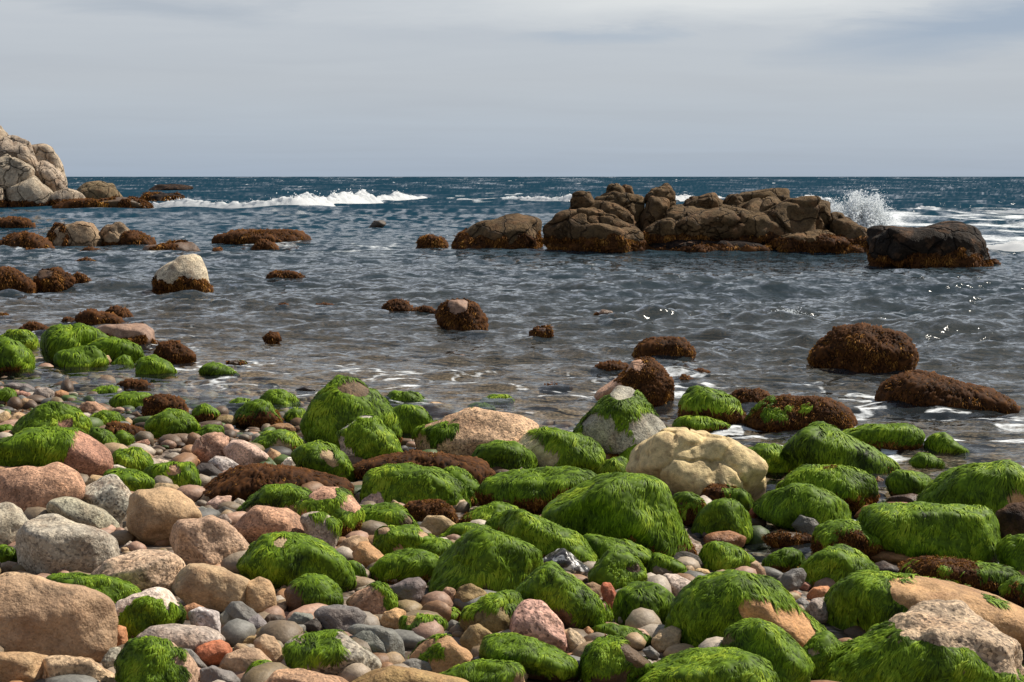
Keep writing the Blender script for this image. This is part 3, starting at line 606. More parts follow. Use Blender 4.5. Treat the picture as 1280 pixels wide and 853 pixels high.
def weed_material(name, stops, rough, transl, spec):
    m, nt, out = new_mat(name); g = G(nt)
    t = g.attr('tone').outputs['Fac']
    pos = g.n('ShaderNodeNewGeometry').outputs['Position']
    t2 = g.math('ADD', t, g.math('MULTIPLY', g.math('SUBTRACT', g.noise(pos, 45, 3).outputs[0], 0.5), 0.35), clamp=True)
    col = g.ramp(t2, stops)
    p = g.n('ShaderNodeBsdfPrincipled', Roughness=rough); g.set(p.inputs['Base Color'], col)
    p.inputs['Specular IOR Level'].default_value = spec
    tr = g.n('ShaderNodeBsdfTranslucent'); g.set(tr.inputs[0], g.mix(1.0, col, (1.2, 1.25, 0.7, 1), 'MULTIPLY'))
    mx = g.n('ShaderNodeMixShader'); mx.inputs[0].default_value = transl
    g.link(p.outputs[0], mx.inputs[1]); g.link(tr.outputs[0], mx.inputs[2]); g.link(mx.outputs[0], out.inputs[0])
    return m
M_ALGA = weed_material('green_algae', [(0.0, (0.012, 0.022, 0.003)), (0.3, (0.066, 0.118, 0.006)), (0.65, (0.178, 0.29, 0.012)), (1.0, (0.36, 0.46, 0.035))], 0.6, 0.08, 0.15)
M_WEED = weed_material('brown_seaweed', [(0.0, (0.014, 0.007, 0.004)), (0.35, (0.098, 0.038, 0.011)), (0.7, (0.25, 0.105, 0.022)), (1.0, (0.46, 0.24, 0.055))], 0.8, 0.12, 0.12)

# type -> (material, base colour)
ROCKT = {
 'pk': (M_GRAN, (0.42, 0.235, 0.155)), 'pw': (M_GRAN, (0.56, 0.40, 0.31)), 'ps': (M_COAR, (0.54, 0.34, 0.225)),
 'pg': (M_COAR, (0.46, 0.31, 0.23)), 'wp': (M_GRAN, (0.58, 0.46, 0.39)), 'tp': (M_GRAN, (0.44, 0.31, 0.20)),
 'tn': (M_SAND, (0.42, 0.29, 0.165)), 'to': (M_SAND, (0.43, 0.255, 0.12)), 'gr': (M_GRAN, (0.33, 0.29, 0.24)),
 'gw': (M_COAR, (0.43, 0.39, 0.35)), 'gm': (M_COAR, (0.34, 0.30, 0.245)), 'sl': (M_SLAT, (0.185, 0.175, 0.155)),
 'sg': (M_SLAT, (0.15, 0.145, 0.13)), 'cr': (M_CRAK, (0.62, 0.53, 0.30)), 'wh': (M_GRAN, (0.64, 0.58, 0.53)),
 'rt': (M_SAND, (0.40, 0.20, 0.09)), 'rd': (M_SAND, (0.42, 0.13, 0.065)), 'br': (M_WETR, (0.115, 0.068, 0.038)),
 'dk': (M_WETR, (0.06, 0.048, 0.038)), 'ol': (M_SAND, (0.30, 0.21, 0.09)), 'bk': (M_WETR, (0.26, 0.17, 0.12)),
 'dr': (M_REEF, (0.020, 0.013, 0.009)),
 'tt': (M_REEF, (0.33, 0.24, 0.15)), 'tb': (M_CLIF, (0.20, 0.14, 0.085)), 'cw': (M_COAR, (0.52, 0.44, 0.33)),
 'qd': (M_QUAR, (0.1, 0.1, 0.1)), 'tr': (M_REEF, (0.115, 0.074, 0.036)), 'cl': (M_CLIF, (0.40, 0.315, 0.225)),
}
CROPS = {'A': (0, 480), 'B': (320, 480), 'C': (640, 480), 'D': (960, 480), 'E': (0, 640), 'F': (320, 640), 'G': (640, 640), 'H': (960, 640),
         'a': (0, 340), 'b': (320, 340), 'c': (640, 340), 'd': (960, 340), 's': (0, 130), 't': (320, 180), 'u': (640, 180), 'v': (960, 180)}
# ------------------------------------------------------------------ rocks
class Rock:
    """A star-shaped stone: an outline with its own depth, broken facets, weathering and cracks."""
    def __init__(s, poly, depth, e=2.4, nf=4, rough=1.0, Dm=1.0, crack=0.0, seed=0, stretch=1.25, shift=0.5):
        s.seed = seed
        r = np.random.default_rng(seed)
        P = np.array(poly, float)
        x, y = P[:, 0], P[:, 1]
        x2, y2 = np.roll(x, -1), np.roll(y, -1)
        cr = x*y2-x2*y; A = cr.sum()/2
        cx = ((x+x2)*cr).sum()/(6*A); cy = ((y+y2)*cr).sum()/(6*A)
        cy = 0.5*cy + 0.25*(y.min()+y.max())
        s.px = (cx, cy); s.wpx = x.max()-x.min(); s.hpx = y.max()-y.min()
        m = depth/FPX
        D = 0.5*(0.62*s.wpx+0.3*s.hpx)*m*Dm
        D = min(D, 0.9*s.wpx*m)
        dc = depth + D*shift
        s.m = dc/FPX; s.D = D; s.dc = dc
        d = ray(cx, cy)
        s.c = CAM + d*dc
        s.W = norm(d); s.U = norm(np.cross(s.W, [0, 0, 1.0])); s.V = np.cross(s.U, s.W)
        L = []
        for px, py in P:
            q = ray(px, py); t = (s.c-CAM)@s.W/(q@s.W); o = CAM+q*t-s.c
            v = o@s.V
            L.append((o@s.U, v*(stretch if v < 0 else 1.0)))
        L = np.array(L)
        s.hw = np.abs(L[:, 0]).max(); s.hv = L[:, 1].max(); s.hb = -L[:, 1].min()
        K = 360; ang = np.linspace(-math.pi, math.pi, K, endpoint=False)
        dirs = np.stack([np.cos(ang), np.sin(ang)], 1)
        R = np.full(K, 1e-4)
        n = len(L)
        for i in range(n):
            a, b = L[i], L[(i+1) % n]; eb = b-a
            den = dirs[:, 0]*(-eb[1])+dirs[:, 1]*eb[0]
            ok = np.abs(den) > 1e-9; den = np.where(ok, den, 1)
            t = (a[0]*(-eb[1])+a[1]*eb[0])/den
            u = (dirs[:, 0]*a[1]-dirs[:, 1]*a[0])/den
            good = ok & (t > 0) & (u >= -1e-6) & (u <= 1+1e-6)
            R = np.where(good, np.maximum(R, t), R)
        ker = np.exp(-0.5*(np.arange(-9, 10)/3.2)**2); ker /= ker.sum()
        R = np.convolve(np.concatenate([R[-9:], R, R[:9]]), ker, 'valid')
        s.R = R; s.e = e; s.rough = rough
        s.N = np.zeros((0, 3)); s.d = np.zeros(0)
        smp = ico(4)[0]; base = s._base(smp)[:, None]*smp
        N, dd = [], []
        for k in range(nf):
            v = norm(r.normal(size=3)*np.array([1, 0.9, 0.9])); v[2] = -abs(v[2]) if r.random() < 0.8 else v[2]
            v = norm(v/np.array([s.hw, max(s.hv, s.hb), D])*s.hw)
            sup = (base@v).max()
            N.append(v); dd.append(sup*r.uniform(0.74, 0.92))
        if N: s.N = np.array(N); s.d = np.array(dd)
        s.crack = 0.0
        a2 = np.linspace(-math.pi, math.pi, 90, endpoint=False); ring = np.stack([np.cos(a2), np.sin(a2), 0*a2], 1)
        up = ring[:, 1] > -0.3
        k = float(np.clip((s._base(ring)[up]/s.r(ring)[up]).mean(), 1.0, 1.16))
        s.R = s.R*k; s.D *= k; s.d = s.d*k
        s.crack = crack
        if crack > 0:
            s.cp = norm(r.normal(size=(22, 3))*np.array([1, 1, 0.8]))
    def _base(s, q):
        ph = (np.arctan2(q[:, 1], q[:, 0])+math.pi)/(2*math.pi)*360
        i = np.floor(ph).astype(int); f = ph-i
        R = s.R[i % 360]*(1-f)+s.R[(i+1) % 360]*f
        sc = np.hypot(q[:, 0], q[:, 1])
        return ((sc/R)**s.e+(np.abs(q[:, 2])/s.D)**s.e)**(-1/s.e)
    def r(s, q):
        b = s._base(q)
        if len(s.N):
            t = q@s.N.T
            inv = np.where(t > 1e-3, t/s.d, 0)
            p = 24.0
            b = ((1/b)**p+(inv**p).sum(1))**(-1/p)
        k = s.rough
        nn = fbm(q*1.5+s.seed*3.7, 2, s.seed)*0.08*k
        pw = q*b[:, None]/ (s.m*60)
        nn = nn + fbm(pw*2.0+s.seed, 4, s.seed+5, 0.6)*0.034*k
        nn = nn - np.maximum(fbm(pw*1.3+s.seed+50, 2, s.seed+9)-0.25, 0)*0.06*k
        if s.crack > 0:
            w = q + 0.16*np.stack([fbm(q*2.2+i*9+s.seed, 3, s.seed+20+i) for i in range(3)], 1)
            dd = np.sort(np.linalg.norm(w[:, None, :]-s.cp[None], axis=2), axis=1)
            edge = dd[:, 1]-dd[:, 0]
            nn = nn - s.crack*(1-smooth(0.0, 0.09, edge)) + 0.35*s.crack*smooth(0.0, 0.5, edge)
        return b*(1+nn)
    def loc(s, q): return s.r(q)[:, None]*q
    def world(s, p): return s.c+p[:, :1]*s.U+p[:, 1:2]*s.V+p[:, 2:]*s.W
    def tolocal(s, v): return np.stack([v@s.U, v@s.V, v@s.W], -1)
    def normal(s, q):
        a = np.where(np.abs(q[:, :1]) < 0.8, [[1.0, 0, 0]], [[0, 1.0, 0]])
        t1 = norm(np.cross(q, a)); t2 = np.cross(q, t1); e = 0.03
        p0 = s.loc(q); p1 = s.loc(norm(q+e*t1)); p2 = s.loc(norm(q+e*t2))
        n = norm(np.cross(p1-p0, p2-p0))
        n *= np.sign((n*q).sum(1, keepdims=True)+1e-9)
        return p0, n

def parse_cover(c):
    out = {}
    for tok in c.split():
        k = tok[0]; num = ''.join(ch for ch in tok[1:] if ch in '.0123456789'); b = ''.join(ch for ch in tok[1:] if ch.isalpha())
        out[k] = (float(num), b)
    return out

def cover_field(rock, p, n_w, cov, bias, holes, seed, kind):
    """>0 where the growth sits; p local points, n_w world normals"""
    pu = p[:, 0]/max(rock.hw, 1e-6); pv = p[:, 1]/max(rock.hv, 1e-6)
    m = (2*cov-1)*1.15
    f = m+0.6*fbm(p/(rock.m*42)+seed, 3, seed)+0.28*fbm(p/(rock.m*11)+seed+70, 2, seed+3)
    for b in bias:
        f = f+{'T': pv, 'B': -pv, 'L': -pu, 'R': pu}[b]*0.95
    if kind == 'g' and cov >= 0.85 and not bias:
        rr = np.random.default_rng(seed+5)
        f = f+0.9*np.minimum(pv+rr.uniform(0.0, 0.75), 0)+0.25*rr.uniform(-1, 1)*pu
    if kind == 'g':
        f = f+0.55*np.clip(n_w[:, 2], -1, 0.5)+0.12+0.7*np.clip(p[:, 1]/max(rock.hb, 1e-6), -1, 0)
    else:
        f = f-0.15*pv
    for (hx, hy, hr) in holes:
        d2 = ((p[:, 0]-hx)/hr)**2+((p[:, 1]-hy)/(hr*0.75))**2
        f = f-2.6*np.exp(-d2*1.2)*np.where(p[:, 2] < rock.D*0.4, 1, 0)
    return f

def ribbons(P, Nk, width, seed, roll=0.7, tone=None):
    """P: (n,K,3) strand points, Nk: (n,K,3) normals -> strips"""
    r = np.random.default_rng(seed)
    n, K, _ = P.shape
    T = np.zeros_like(P); T[:, 1:-1] = P[:, 2:]-P[:, :-2]; T[:, 0] = P[:, 1]-P[:, 0]; T[:, -1] = P[:, -1]-P[:, -2]
    T = norm(T)
    S = norm(np.cross(T, Nk)); B = np.cross(S, T)
    a = r.uniform(-roll, roll, (n, 1, 1))
    S = S*np.cos(a)+B*np.sin(a)
    taper = np.interp(np.linspace(0, 1, K), [0, 0.25, 0.7, 1], [0.65, 1, 0.8, 0.12])[None, :, None]
    w = (width*r.uniform(0.6, 1.4, (n, 1, 1)))*taper*0.5
    V = np.concatenate([P-S*w, P+S*w], 1).reshape(-1, 3)
    base = (np.arange(n)*2*K)[:, None]; k = np.arange(K-1)[None]
    F = np.stack([base+k, base+k+1, base+K+k+1, base+K+k], -1).reshape(-1, 4)
    tn = np.repeat(tone, 2*K) if tone is not None else np.zeros(len(V))
    along = np.tile(np.concatenate([np.linspace(-0.12, 0.12, K)]*2), n)
    return V, F, np.clip(tn+along, 0, 1)

def grow(rock, kind, cov, bias, holes, other, seed, amt=1.0, zmax=None):
    """growth on a stone: a thin shell plus strands (green) or tufts (brown); returns V, F, tone in world space"""
    r = np.random.default_rng(seed+77)
    lev = rock.level
    q, F = ico(lev)
    p = rock.P; nw = rock.NW; W = rock.Wd
    def field(pp, nn, ww):
        f = cover_field(rock, pp, nn, cov, bias, holes, seed, kind)
        if other is not None:
            f = np.minimum(f, -cover_field(rock, pp, nn, other[0], other[1], holes, other[2], 'g')+0.25)
        if zmax is not None:
            f = np.minimum(f, (zmax+0.16*fbm(ww*2.2, 3, seed)-ww[:, 2])*6)
        gz = np.clip(ground_z(ww[:, 0], ww[:, 1]), -0.2, 0.05) - 0.05
        return np.where(ww[:, 2] < gz, -1, f)
    f = field(p, nw, W)
    fm = f[F].min(1) > 0
    if fm.sum() < 3: return None
    Ft = F[fm]
    px = rock.m
    # shell
    used = np.unique(Ft); mp = -np.ones(len(q), int); mp[used] = np.arange(len(used))
    off = px*(1.9 if kind == 'b' else 1.3)*(0.5+np.clip(f[used], 0, 1))
    bumpn = fbm(W[used]/(px*9), 3, seed+3)+r.normal(0, 0.7 if kind == 'b' else 0.3, len(used))
    Vs = W[used]+nw[used]*(off*(1+0.6*bumpn))[:, None]
    Fs = mp[Ft]; Fs = np.concatenate([Fs, Fs[:, 2:3]], 1)   # triangles written as degenerate quads are avoided below
    tone_s = np.clip((0.3 if kind == 'g' else 0.16)+0.17*bumpn, 0, 1)
    # strands
    tri = W[Ft]; area = 0.5*np.linalg.norm(np.cross(tri[:, 1]-tri[:, 0], tri[:, 2]-tri[:, 0]), axis=1)
    ctr = tri.mean(1)
    facing = ((ctr-CAM)*nw[Ft[:, 0]]).sum(1)
    wgt = area*np.where(facing < 0, 1.0, 0.3)
    if kind == 'g':
        wd = max(1.15*px, 0.0025); ln = 10.5*px*amt; dens = 6.5; K = 5
        ln *= r.uniform(0.6, 1.15)
    else:
        wd = max(1.3*px, 0.0025); ln = 3.5*px*amt; dens = 15.0; K = 3
    n = int(wgt.sum()/(wd*ln)*dens*(0.55 if kind == 'b' else 0.8))
    n = max(12, min(n, 22000))
    ti = r.choice(len(Ft), n, p=wgt/wgt.sum())
    b = r.dirichlet((1, 1, 1), n)
    qq = norm((q[Ft[ti]]*b[:, :, None]).sum(1))
    g = np.array([0, 0, -1.0])
    gl = rock.tolocal(g)
    if kind == 'g':
        pts, nrm = [], []
        p0, nn = rock.normal(qq)
        w0 = rock.world(p0)
        cl = fbm(p0/(px*16)+9, 2, seed+1); cl2 = fbm(p0/(px*7)+31, 2, seed+2)
        ang = 0.85*cl+0.5*cl2+r.normal(0, 0.2, n)
        L = ln*r.uniform(0.55, 1.35, n)
        lift = px*(0.8+2.0*np.clip(cl2+0.35, 0, 1.3)+r.uniform(0, 1.1, n))
        cur = qq
        for k in range(K):
            pk, nk = (p0, nn) if k == 0 else rock.normal(cur)
            prof = math.sin(math.pi*min(1.0, (k+0.4)/(K-0.4)))
            pts.append(rock.world(pk+nk*(lift*(0.35+0.65*prof))[:, None]))
            nrm.append(nk[:, :1]*rock.U+nk[:, 1:2]*rock.V+nk[:, 2:]*rock.W)
            t = gl[None]-(nk@gl)[:, None]*nk
            tl = np.linalg.norm(t, axis=1, keepdims=True)
            t = np.where(tl > 0.15, t/np.maximum(tl, 1e-6), norm(t+0.3*np.array([0.2, -0.3, -1.0])))
            sd = np.cross(nk, t)
            t = norm(t*np.cos(ang)[:, None]+sd*np.sin(ang)[:, None])
            ang = ang*0.86
            cur = norm(pk+t*(L/(K-1))[:, None])
        P = np.stack(pts, 1); Nn = np.stack(nrm, 1)
        tone = np.clip(0.47+0.38*fbm(p0/(px*30)+3, 2, seed+4)+0.15*cl2+r.normal(0, 0.11, n), 0.03, 1)
        V, Fq, tn = ribbons(P, Nn, wd, seed, 0.28, tone)
    else:
        p0, nn = rock.normal(qq)
        w0 = rock.world(p0); nw0 = nn[:, :1]*rock.U+nn[:, 1:2]*rock.V+nn[:, 2:]*rock.W
        cl = fbm(p0/(px*8)+9, 2, seed+1)
        d = norm(nw0*0.75+g*0.45+r.normal(0, 0.5, (n, 3)))
        L = ln*r.uniform(0.5, 1.4, n)*(1+0.5*cl)
        P = np.stack([w0, w0+d*(L*0.5)[:, None], w0+norm(d+g*0.5)*L[:, None]], 1)
        V, Fq, tn = ribbons(P, np.repeat(norm(nw0+r.normal(0, 0.4, (n, 3)))[:, None], 3, 1), wd, seed, 1.2,
                            np.clip(0.42+0.28*cl+0.2*fbm(p0/(px*34)+3, 2, seed+4)+r.normal(0, 0.15, n), 0.02, 1))
    return Vs, mp[Ft], tone_s, V, Fq, tn

def mixed_mesh(name, parts, mat, loc, parent):
    """tri shell + quad strips in one mesh"""
    Vs, Ts, t1, V, Fq, t2 = parts
    VV = np.concatenate([Vs, V])-np.array(loc); nS = len(Vs)
    Fq = Fq+nS
    me = bpy.data.meshes.new(name)
    me.vertices.add(len(VV)); me.vertices.foreach_set('co', np.ascontiguousarray(VV, np.float32).ravel())
    li = np.concatenate([Ts.ravel(), Fq.ravel()]).astype(np.int32)
    me.loops.add(len(li)); me.loops.foreach_set('vertex_index', li)
    nt, nq = len(Ts), len(Fq)
    me.polygons.add(nt+nq)
    ls = np.concatenate([np.arange(nt)*3, nt*3+np.arange(nq)*4]).astype(np.int32)
    me.polygons.foreach_set('loop_start', ls)
    me.polygons.foreach_set('loop_total', np.concatenate([np.full(nt, 3), np.full(nq, 4)]).astype(np.int32))
    me.polygons.foreach_set('use_smooth', np.ones(nt+nq, bool))
    at = me.attributes.new('tone', 'FLOAT', 'POINT'); at.data.foreach_set('value', np.concatenate([t1, t2]).astype(np.float32))
    me.update(calc_edges=True); me.materials.append(mat)
    ob = bpy.data.objects.new(name, me); COL.objects.link(ob); ob.parent = parent
    return ob

def level_for(w):
    return 3 if w < 12 else 4 if w < 32 else 5 if w < 85 else 6 if w < 230 else 7

def build_rock(rock, name, typ, parent=None, vary=1.0, tint=None, cover='', holes=(), amt=1.0, zmax=None, loc=None):
    rock.level = level_for(max(rock.wpx, rock.hpx))
    q, F = ico(rock.level)
    rock.P, nl = rock.normal(q)
    rock.Wd = rock.world(rock.P); rock.NW = nl[:, :1]*rock.U+nl[:, 1:2]*rock.V+nl[:, 2:]*rock.W
    base = rock.Wd[:, 2].min()
    org = loc if loc is not None else (float(rock.c[0]), float(rock.c[1]), float(max(base, 0.0)))
    mat, colr = ROCKT[typ]
    wz = rock.Wd[:, 2]
    wet = 1-smooth(0.03, 0.12, wz+0.03*fbm(rock.Wd*9, 2, 3))
    if typ in ('br', 'sg'): wet = np.maximum(wet, 0.25)
    ob = mesh_np(name, rock.Wd-np.array(org), F, mat, org if parent is None else (0, 0, 0), parent, {'wet': wet})
    r = np.random.default_rng(rock.seed+3)
    k = 1+vary*r.uniform(-0.12, 0.12); hs = vary*r.normal(0, 0.035, 3)
    cv0 = parse_cover(cover)
    if typ == 'gr' and cv0.get('g', (0, ''))[0] >= 0.8: tint = (0.15, 0.10, 0.055)
    c = np.clip(np.array(tint or colr)*k*(1+hs), 0.01, 0.9)
    ob.color = (*c, 1)
    cv = parse_cover(cover)
    gcov = None
    if 'g' in cv and 'b' not in cv and cv['g'][0] >= 0.88 and np.random.default_rng(rock.seed+8).random() < 0.5: cv['b'] = (0.8, 'B')
    if 'g' in cv:
        gcov = (*cv['g'], rock.seed)
        pr = grow(rock, 'g', cv['g'][0], cv['g'][1], holes, None, rock.seed, amt)
        if pr: mixed_mesh('algae_cover', pr, M_ALGA, org, ob)
    if 'b' in cv:
        pr = grow(rock, 'b', cv['b'][0], cv['b'][1], holes, gcov, rock.seed+500, 1.0, zmax)
        if pr: mixed_mesh('seaweed_cover', pr, M_WEED, org, ob)
    return ob

def read_rows(text):
    for ln in text.strip().splitlines():
        c, typ, cov, opt, lab, pts = ln.split('|')
        ox, oy = CROPS[c]
        poly = [tuple(float(v) for v in t.split(',')) for t in pts.split()]
        poly = [(ox+x/4, oy+y/4) for x, y in poly]
        o = {'holes': []}
        for t in opt.split():
            if t == 'c': o['c'] = 1
            elif t[0] == 'h':
                x, y, rr = (float(v) for v in t[1:].split(',')); o['holes'].append((ox+x/4, oy+y/4, rr/4))
            else: o[t[0]] = float(t[1:])
        yield typ, cov, o, lab, poly

def do_rows(text, group, water):
    seed = 1000 if water else 1
    for typ, cov, o, lab, poly in read_rows(text):
        seed += 13
        ys = [p[1] for p in poly]; xs = [p[0] for p in poly]
        yb = max(ys)
        if '@' in o: dep = o['@']
        else: dep = hit_depth(sum(xs)/len(xs), min(yb, 905.0))
        dep += o.get('z', 0.0)
        big = (max(xs)-min(xs))
        rk = Rock(poly, dep, e=o.get('e', 2.5), nf=int(o.get('f', 8 if water else 6)), rough=o.get('n', 1.6 if water else 1.1), Dm=o.get('D', 1.0),
                  crack=0.08 if 'c' in o else 0.0, seed=seed, stretch=(2.6 if dep > 30 and max(ys)-min(ys) < 0.5*big else 1.6 if dep > 18 else 1.35) if water else 1.25)
        holes = []
        for hx, hy, hr in o['holes']:
            holes.append(((hx-rk.px[0])*rk.m, (rk.px[1]-hy)*rk.m, hr*rk.m*1.15))
        wm = big*rk.m
        name = 'sea_rock' if water else 'boulder' if wm > 0.22 else 'stone' if wm > 0.1 else 'pebble'
        ob = build_rock(rk, name, typ, cover=cov, holes=holes, amt=o.get('a', 1.0))
        ob['label'] = lab; ob['category'] = 'rock' if water else 'boulder' if wm > 0.22 else 'stone' if wm > 0.1 else 'pebble'
        ob['group'] = group

do_rows(SHORE, 'boulders and stones of the shore', False)
do_rows(SEA, 'rocks standing in the sea', True)

# the reef and the cliff: each one thing made of jointed blocks
def block_thing(text, crop, name, label, cat, typ, tint, zband, seed, nrough, crk):
    ox, oy = CROPS[crop]
    rows = []
    for ln in text.strip().splitlines():
        d, k, pts = ln.split('|')
        rows.append((float(d), k, [(ox+float(t.split(',')[0])/4, oy+float(t.split(',')[1])/4) for t in pts.split()]))
    dm = sum(r[0] for r in rows)/len(rows)
    cx = sum(sum(p[0] for p in r[2])/len(r[2]) for r in rows)/len(rows)
    b = CAM+ray(cx, 300)*dm
    root = bpy.data.objects.new(name, None); root.location = (float(b[0]), float(b[1]), 0.0)
    COL.objects.link(root); root['label'] = label; root['category'] = cat
    for i, (d, k, poly) in enumerate(rows):
        rk = Rock(poly, d, e=3.0 if k == 's' else 2.7, nf=9, rough=nrough, crack=crk if k == 'c' else 0.0, seed=seed+i*7, stretch=1.4, Dm=1.15)
        if k == 'w':
            rk = Rock(poly, d+0.55, e=2.8, nf=8, rough=2.6, seed=seed+i*7, stretch=1.4, Dm=0.5)
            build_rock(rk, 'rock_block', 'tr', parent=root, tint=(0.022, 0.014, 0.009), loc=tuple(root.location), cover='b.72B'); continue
        tv = np.array(tint)*np.random.default_rng(seed+i).uniform(0.92, 1.08)
        build_rock(rk, 'rock_block', typ, parent=root, vary=0.3, tint=tuple(tv), loc=tuple(root.location),
                   cover='b.97' if zband else '', zmax=zband)
    return root
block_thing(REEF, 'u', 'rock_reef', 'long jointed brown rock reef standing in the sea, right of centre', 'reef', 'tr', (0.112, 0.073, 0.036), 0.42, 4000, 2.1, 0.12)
block_thing(CLIFF, 's', 'rocky_cliff', 'pale cracked granite headland rising from the sea at the left edge', 'cliff', 'cl', (0.37, 0.305, 0.235), 0.45, 5200, 1.3, 0.09)

# ------------------------------------------------------------------ ground, loose shingle
def ground_material():
    m, nt, out = new_mat('shingle_ground'); g = G(nt)
    pos = g.n('ShaderNodeNewGeometry').outputs['Position']
    vo = g.n('ShaderNodeTexVoronoi', Vector=pos, Scale=22.0)
    sc = g.n('ShaderNodeSeparateColor'); g.link(vo.outputs['Color'], sc.inputs[0])
    peb = g.ramp(sc.outputs[0], [(0, (0.03, 0.024, 0.018)), (0.3, (0.075, 0.05, 0.03)), (0.6, (0.13, 0.09, 0.055)), (0.85, (0.2, 0.14, 0.1)), (1, (0.26, 0.2, 0.16))])
    sh = g.attr('beach').outputs['Fac']
    n = g.noise(pos, 2.2, 5, 0.6).outputs[0]
    weed = g.ramp(g.noise(pos, 14, 4).outputs[0], [(0.3, (0.02, 0.014, 0.008)), (0.6, (0.06, 0.04, 0.015)), (0.8, (0.06, 0.075, 0.012))])
    f = g.math('MULTIPLY', g.ramp(n, [(0.42, (0, 0, 0)), (0.58, (1, 1, 1))]), sh)
    col = g.mix(f, g.mix(g.attr('bed').outputs['Fac'], peb, g.mix(1.0, peb, (2.2, 2.0, 1.9, 1), 'MULTIPLY')), weed)
    p = g.n('ShaderNodeBsdfPrincipled', Roughness=0.6); g.set(p.inputs['Base Color'], col)
    b = g.n('ShaderNodeBump', Strength=0.9, Distance=0.03, Height=g.math('SUBTRACT', 1.0, vo.outputs['Distance']))
    g.link(b.outputs[0], p.inputs['Normal']); g.link(p.outputs[0], out.inputs[0]); return m
gx = np.concatenate([np.linspace(-400, -16, 24), np.linspace(-15, 15, 300), np.linspace(16, 400, 24)])
gy = np.concatenate([np.linspace(-60, 0, 30), np.linspace(0.2, 22, 260), np.geomspace(22.5, 900, 60)])
X, Y = np.meshgrid(gx, gy)
Z = ground_z(X.ravel(), Y.ravel())+0.018*fbm(np.stack([X.ravel()*3, Y.ravel()*3, 0*X.ravel()], 1), 3, 4)*(np.abs(X.ravel()) < 20)
nx, ny = len(gx), len(gy)
idx = np.arange(nx*ny).reshape(ny, nx)
Fg = np.stack([idx[:-1, :-1], idx[:-1, 1:], idx[1:, 1:], idx[1:, :-1]], -1).reshape(-1, 4)
_s = shore_s(X.ravel(), Y.ravel()); sbeach = (1-smooth(0.3, 1.8, _s))*(0.25+0.75*smooth(-1.3, -0.3, _s))*(1-np.exp(-(((X.ravel()-POOL[0]-0.1)/0.6)**2+((Y.ravel()-POOL[1])/0.42)**2)))
go = mesh_np('beach_ground', np.stack([X.ravel(), Y.ravel(), Z], 1), Fg, ground_material(), attrs={'beach': sbeach, 'bed': np.maximum(1-smooth(-1.4, -0.4, _s), np.exp(-(((X.ravel()-POOL[0]-0.1)/0.6)**2+((Y.ravel()-POOL[1])/0.42)**2)*1.2))})
go['kind'] = 'structure'; go['label'] = 'shingle beach and sea bed under the boulders'

def shingle():
    r = np.random.default_rng(42)
    m, nt, out = new_mat('shingle_pebble'); g = G(nt)
    c = g.attr('tint').outputs['Color']
    pos = g.n('ShaderNodeNewGeometry').outputs['Position']
    n = g.noise(pos, 60, 5, 0.65).outputs[0]
    col = g.mix(1.0, c, g.ramp(n, [(0.3, (0.65, 0.63, 0.6)), (0.7, (1.2, 1.18, 1.12))]), 'MULTIPLY')
    p = g.n('ShaderNodeBsdfPrincipled', Roughness=0.6); g.set(p.inputs['Base Color'], col)
    b = g.n('ShaderNodeBump', Strength=0.5, Distance=0.006, Height=n); g.link(b.outputs[0], p.inputs['Normal'])
    g.link(p.outputs[0], out.inputs[0])
    pal = np.array([(0.42, 0.29, 0.165), (0.42, 0.25, 0.17), (0.34, 0.27, 0.2), (0.17, 0.165, 0.15), (0.5, 0.42, 0.34), (0.45, 0.27, 0.19), (0.36, 0.19, 0.09), (0.22, 0.16, 0.1), (0.28, 0.2, 0.1)])
    wetp = np.array([(0.09, 0.05, 0.025), (0.13, 0.07, 0.03), (0.06, 0.10, 0.012), (0.07, 0.12, 0.012), (0.16, 0.1, 0.06), (0.05, 0.045, 0.04)])
    Vs, Fs, Ts = [], [], []; base = 0
    q, F = ico(2)
    N = 11000
    x = r.uniform(-7.5, 5.5, N); y = r.uniform(2.5, 17, N)
    s = shore_s(x, y)
    keep = (s > -2.2) & (((x-POOL[0]-0.1)/0.62)**2+((y-POOL[1])/0.45)**2 > 1) & (r.random(N) < np.where(s > 0, 1, 0.6))
    x, y, s = x[keep], y[keep], s[keep]
    size = np.exp(r.normal(math.log(0.034), 0.5, len(x))).clip(0.01, 0.085)
    z = ground_z(x, y)
    for i in range(len(x)):
        a = r.uniform(0, 6.28); sc = size[i]*r.uniform(0.7, 1.3, 3)*np.array([1.2, 1.0, 0.7])
        v = q*(1+0.16*r.normal(size=3)*q+0.0)*sc
        v = v*(1+0.10*np.sin(q@r.normal(0, 2.2, 3)+i))[:, None]
        v = np.stack([v[:, 0]*math.cos(a)-v[:, 1]*math.sin(a), v[:, 0]*math.sin(a)+v[:, 1]*math.cos(a), v[:, 2]], 1)
        Vs.append(v+np.array([x[i], y[i], z[i]+sc[2]*r.uniform(0.1, 0.8)])); Fs.append(F+base); base += len(q)
        pk = wetp if r.random() < float((1-smooth(0.5, 2.6, s[i]))*smooth(-1.2, -0.3, s[i]))*0.8 else pal
        Ts.append(np.tile(pk[r.integers(len(pk))]*r.uniform(0.5, 1.0), (len(q), 1)))
    ob = mesh_np('shingle', np.concatenate(Vs), np.concatenate(Fs), m, attrs={'tint': np.concatenate(Ts)})
    ob['kind'] = 'stuff'; ob['label'] = 'small loose pebbles filling the gaps between the boulders'; ob['category'] = 'shingle'
shingle()

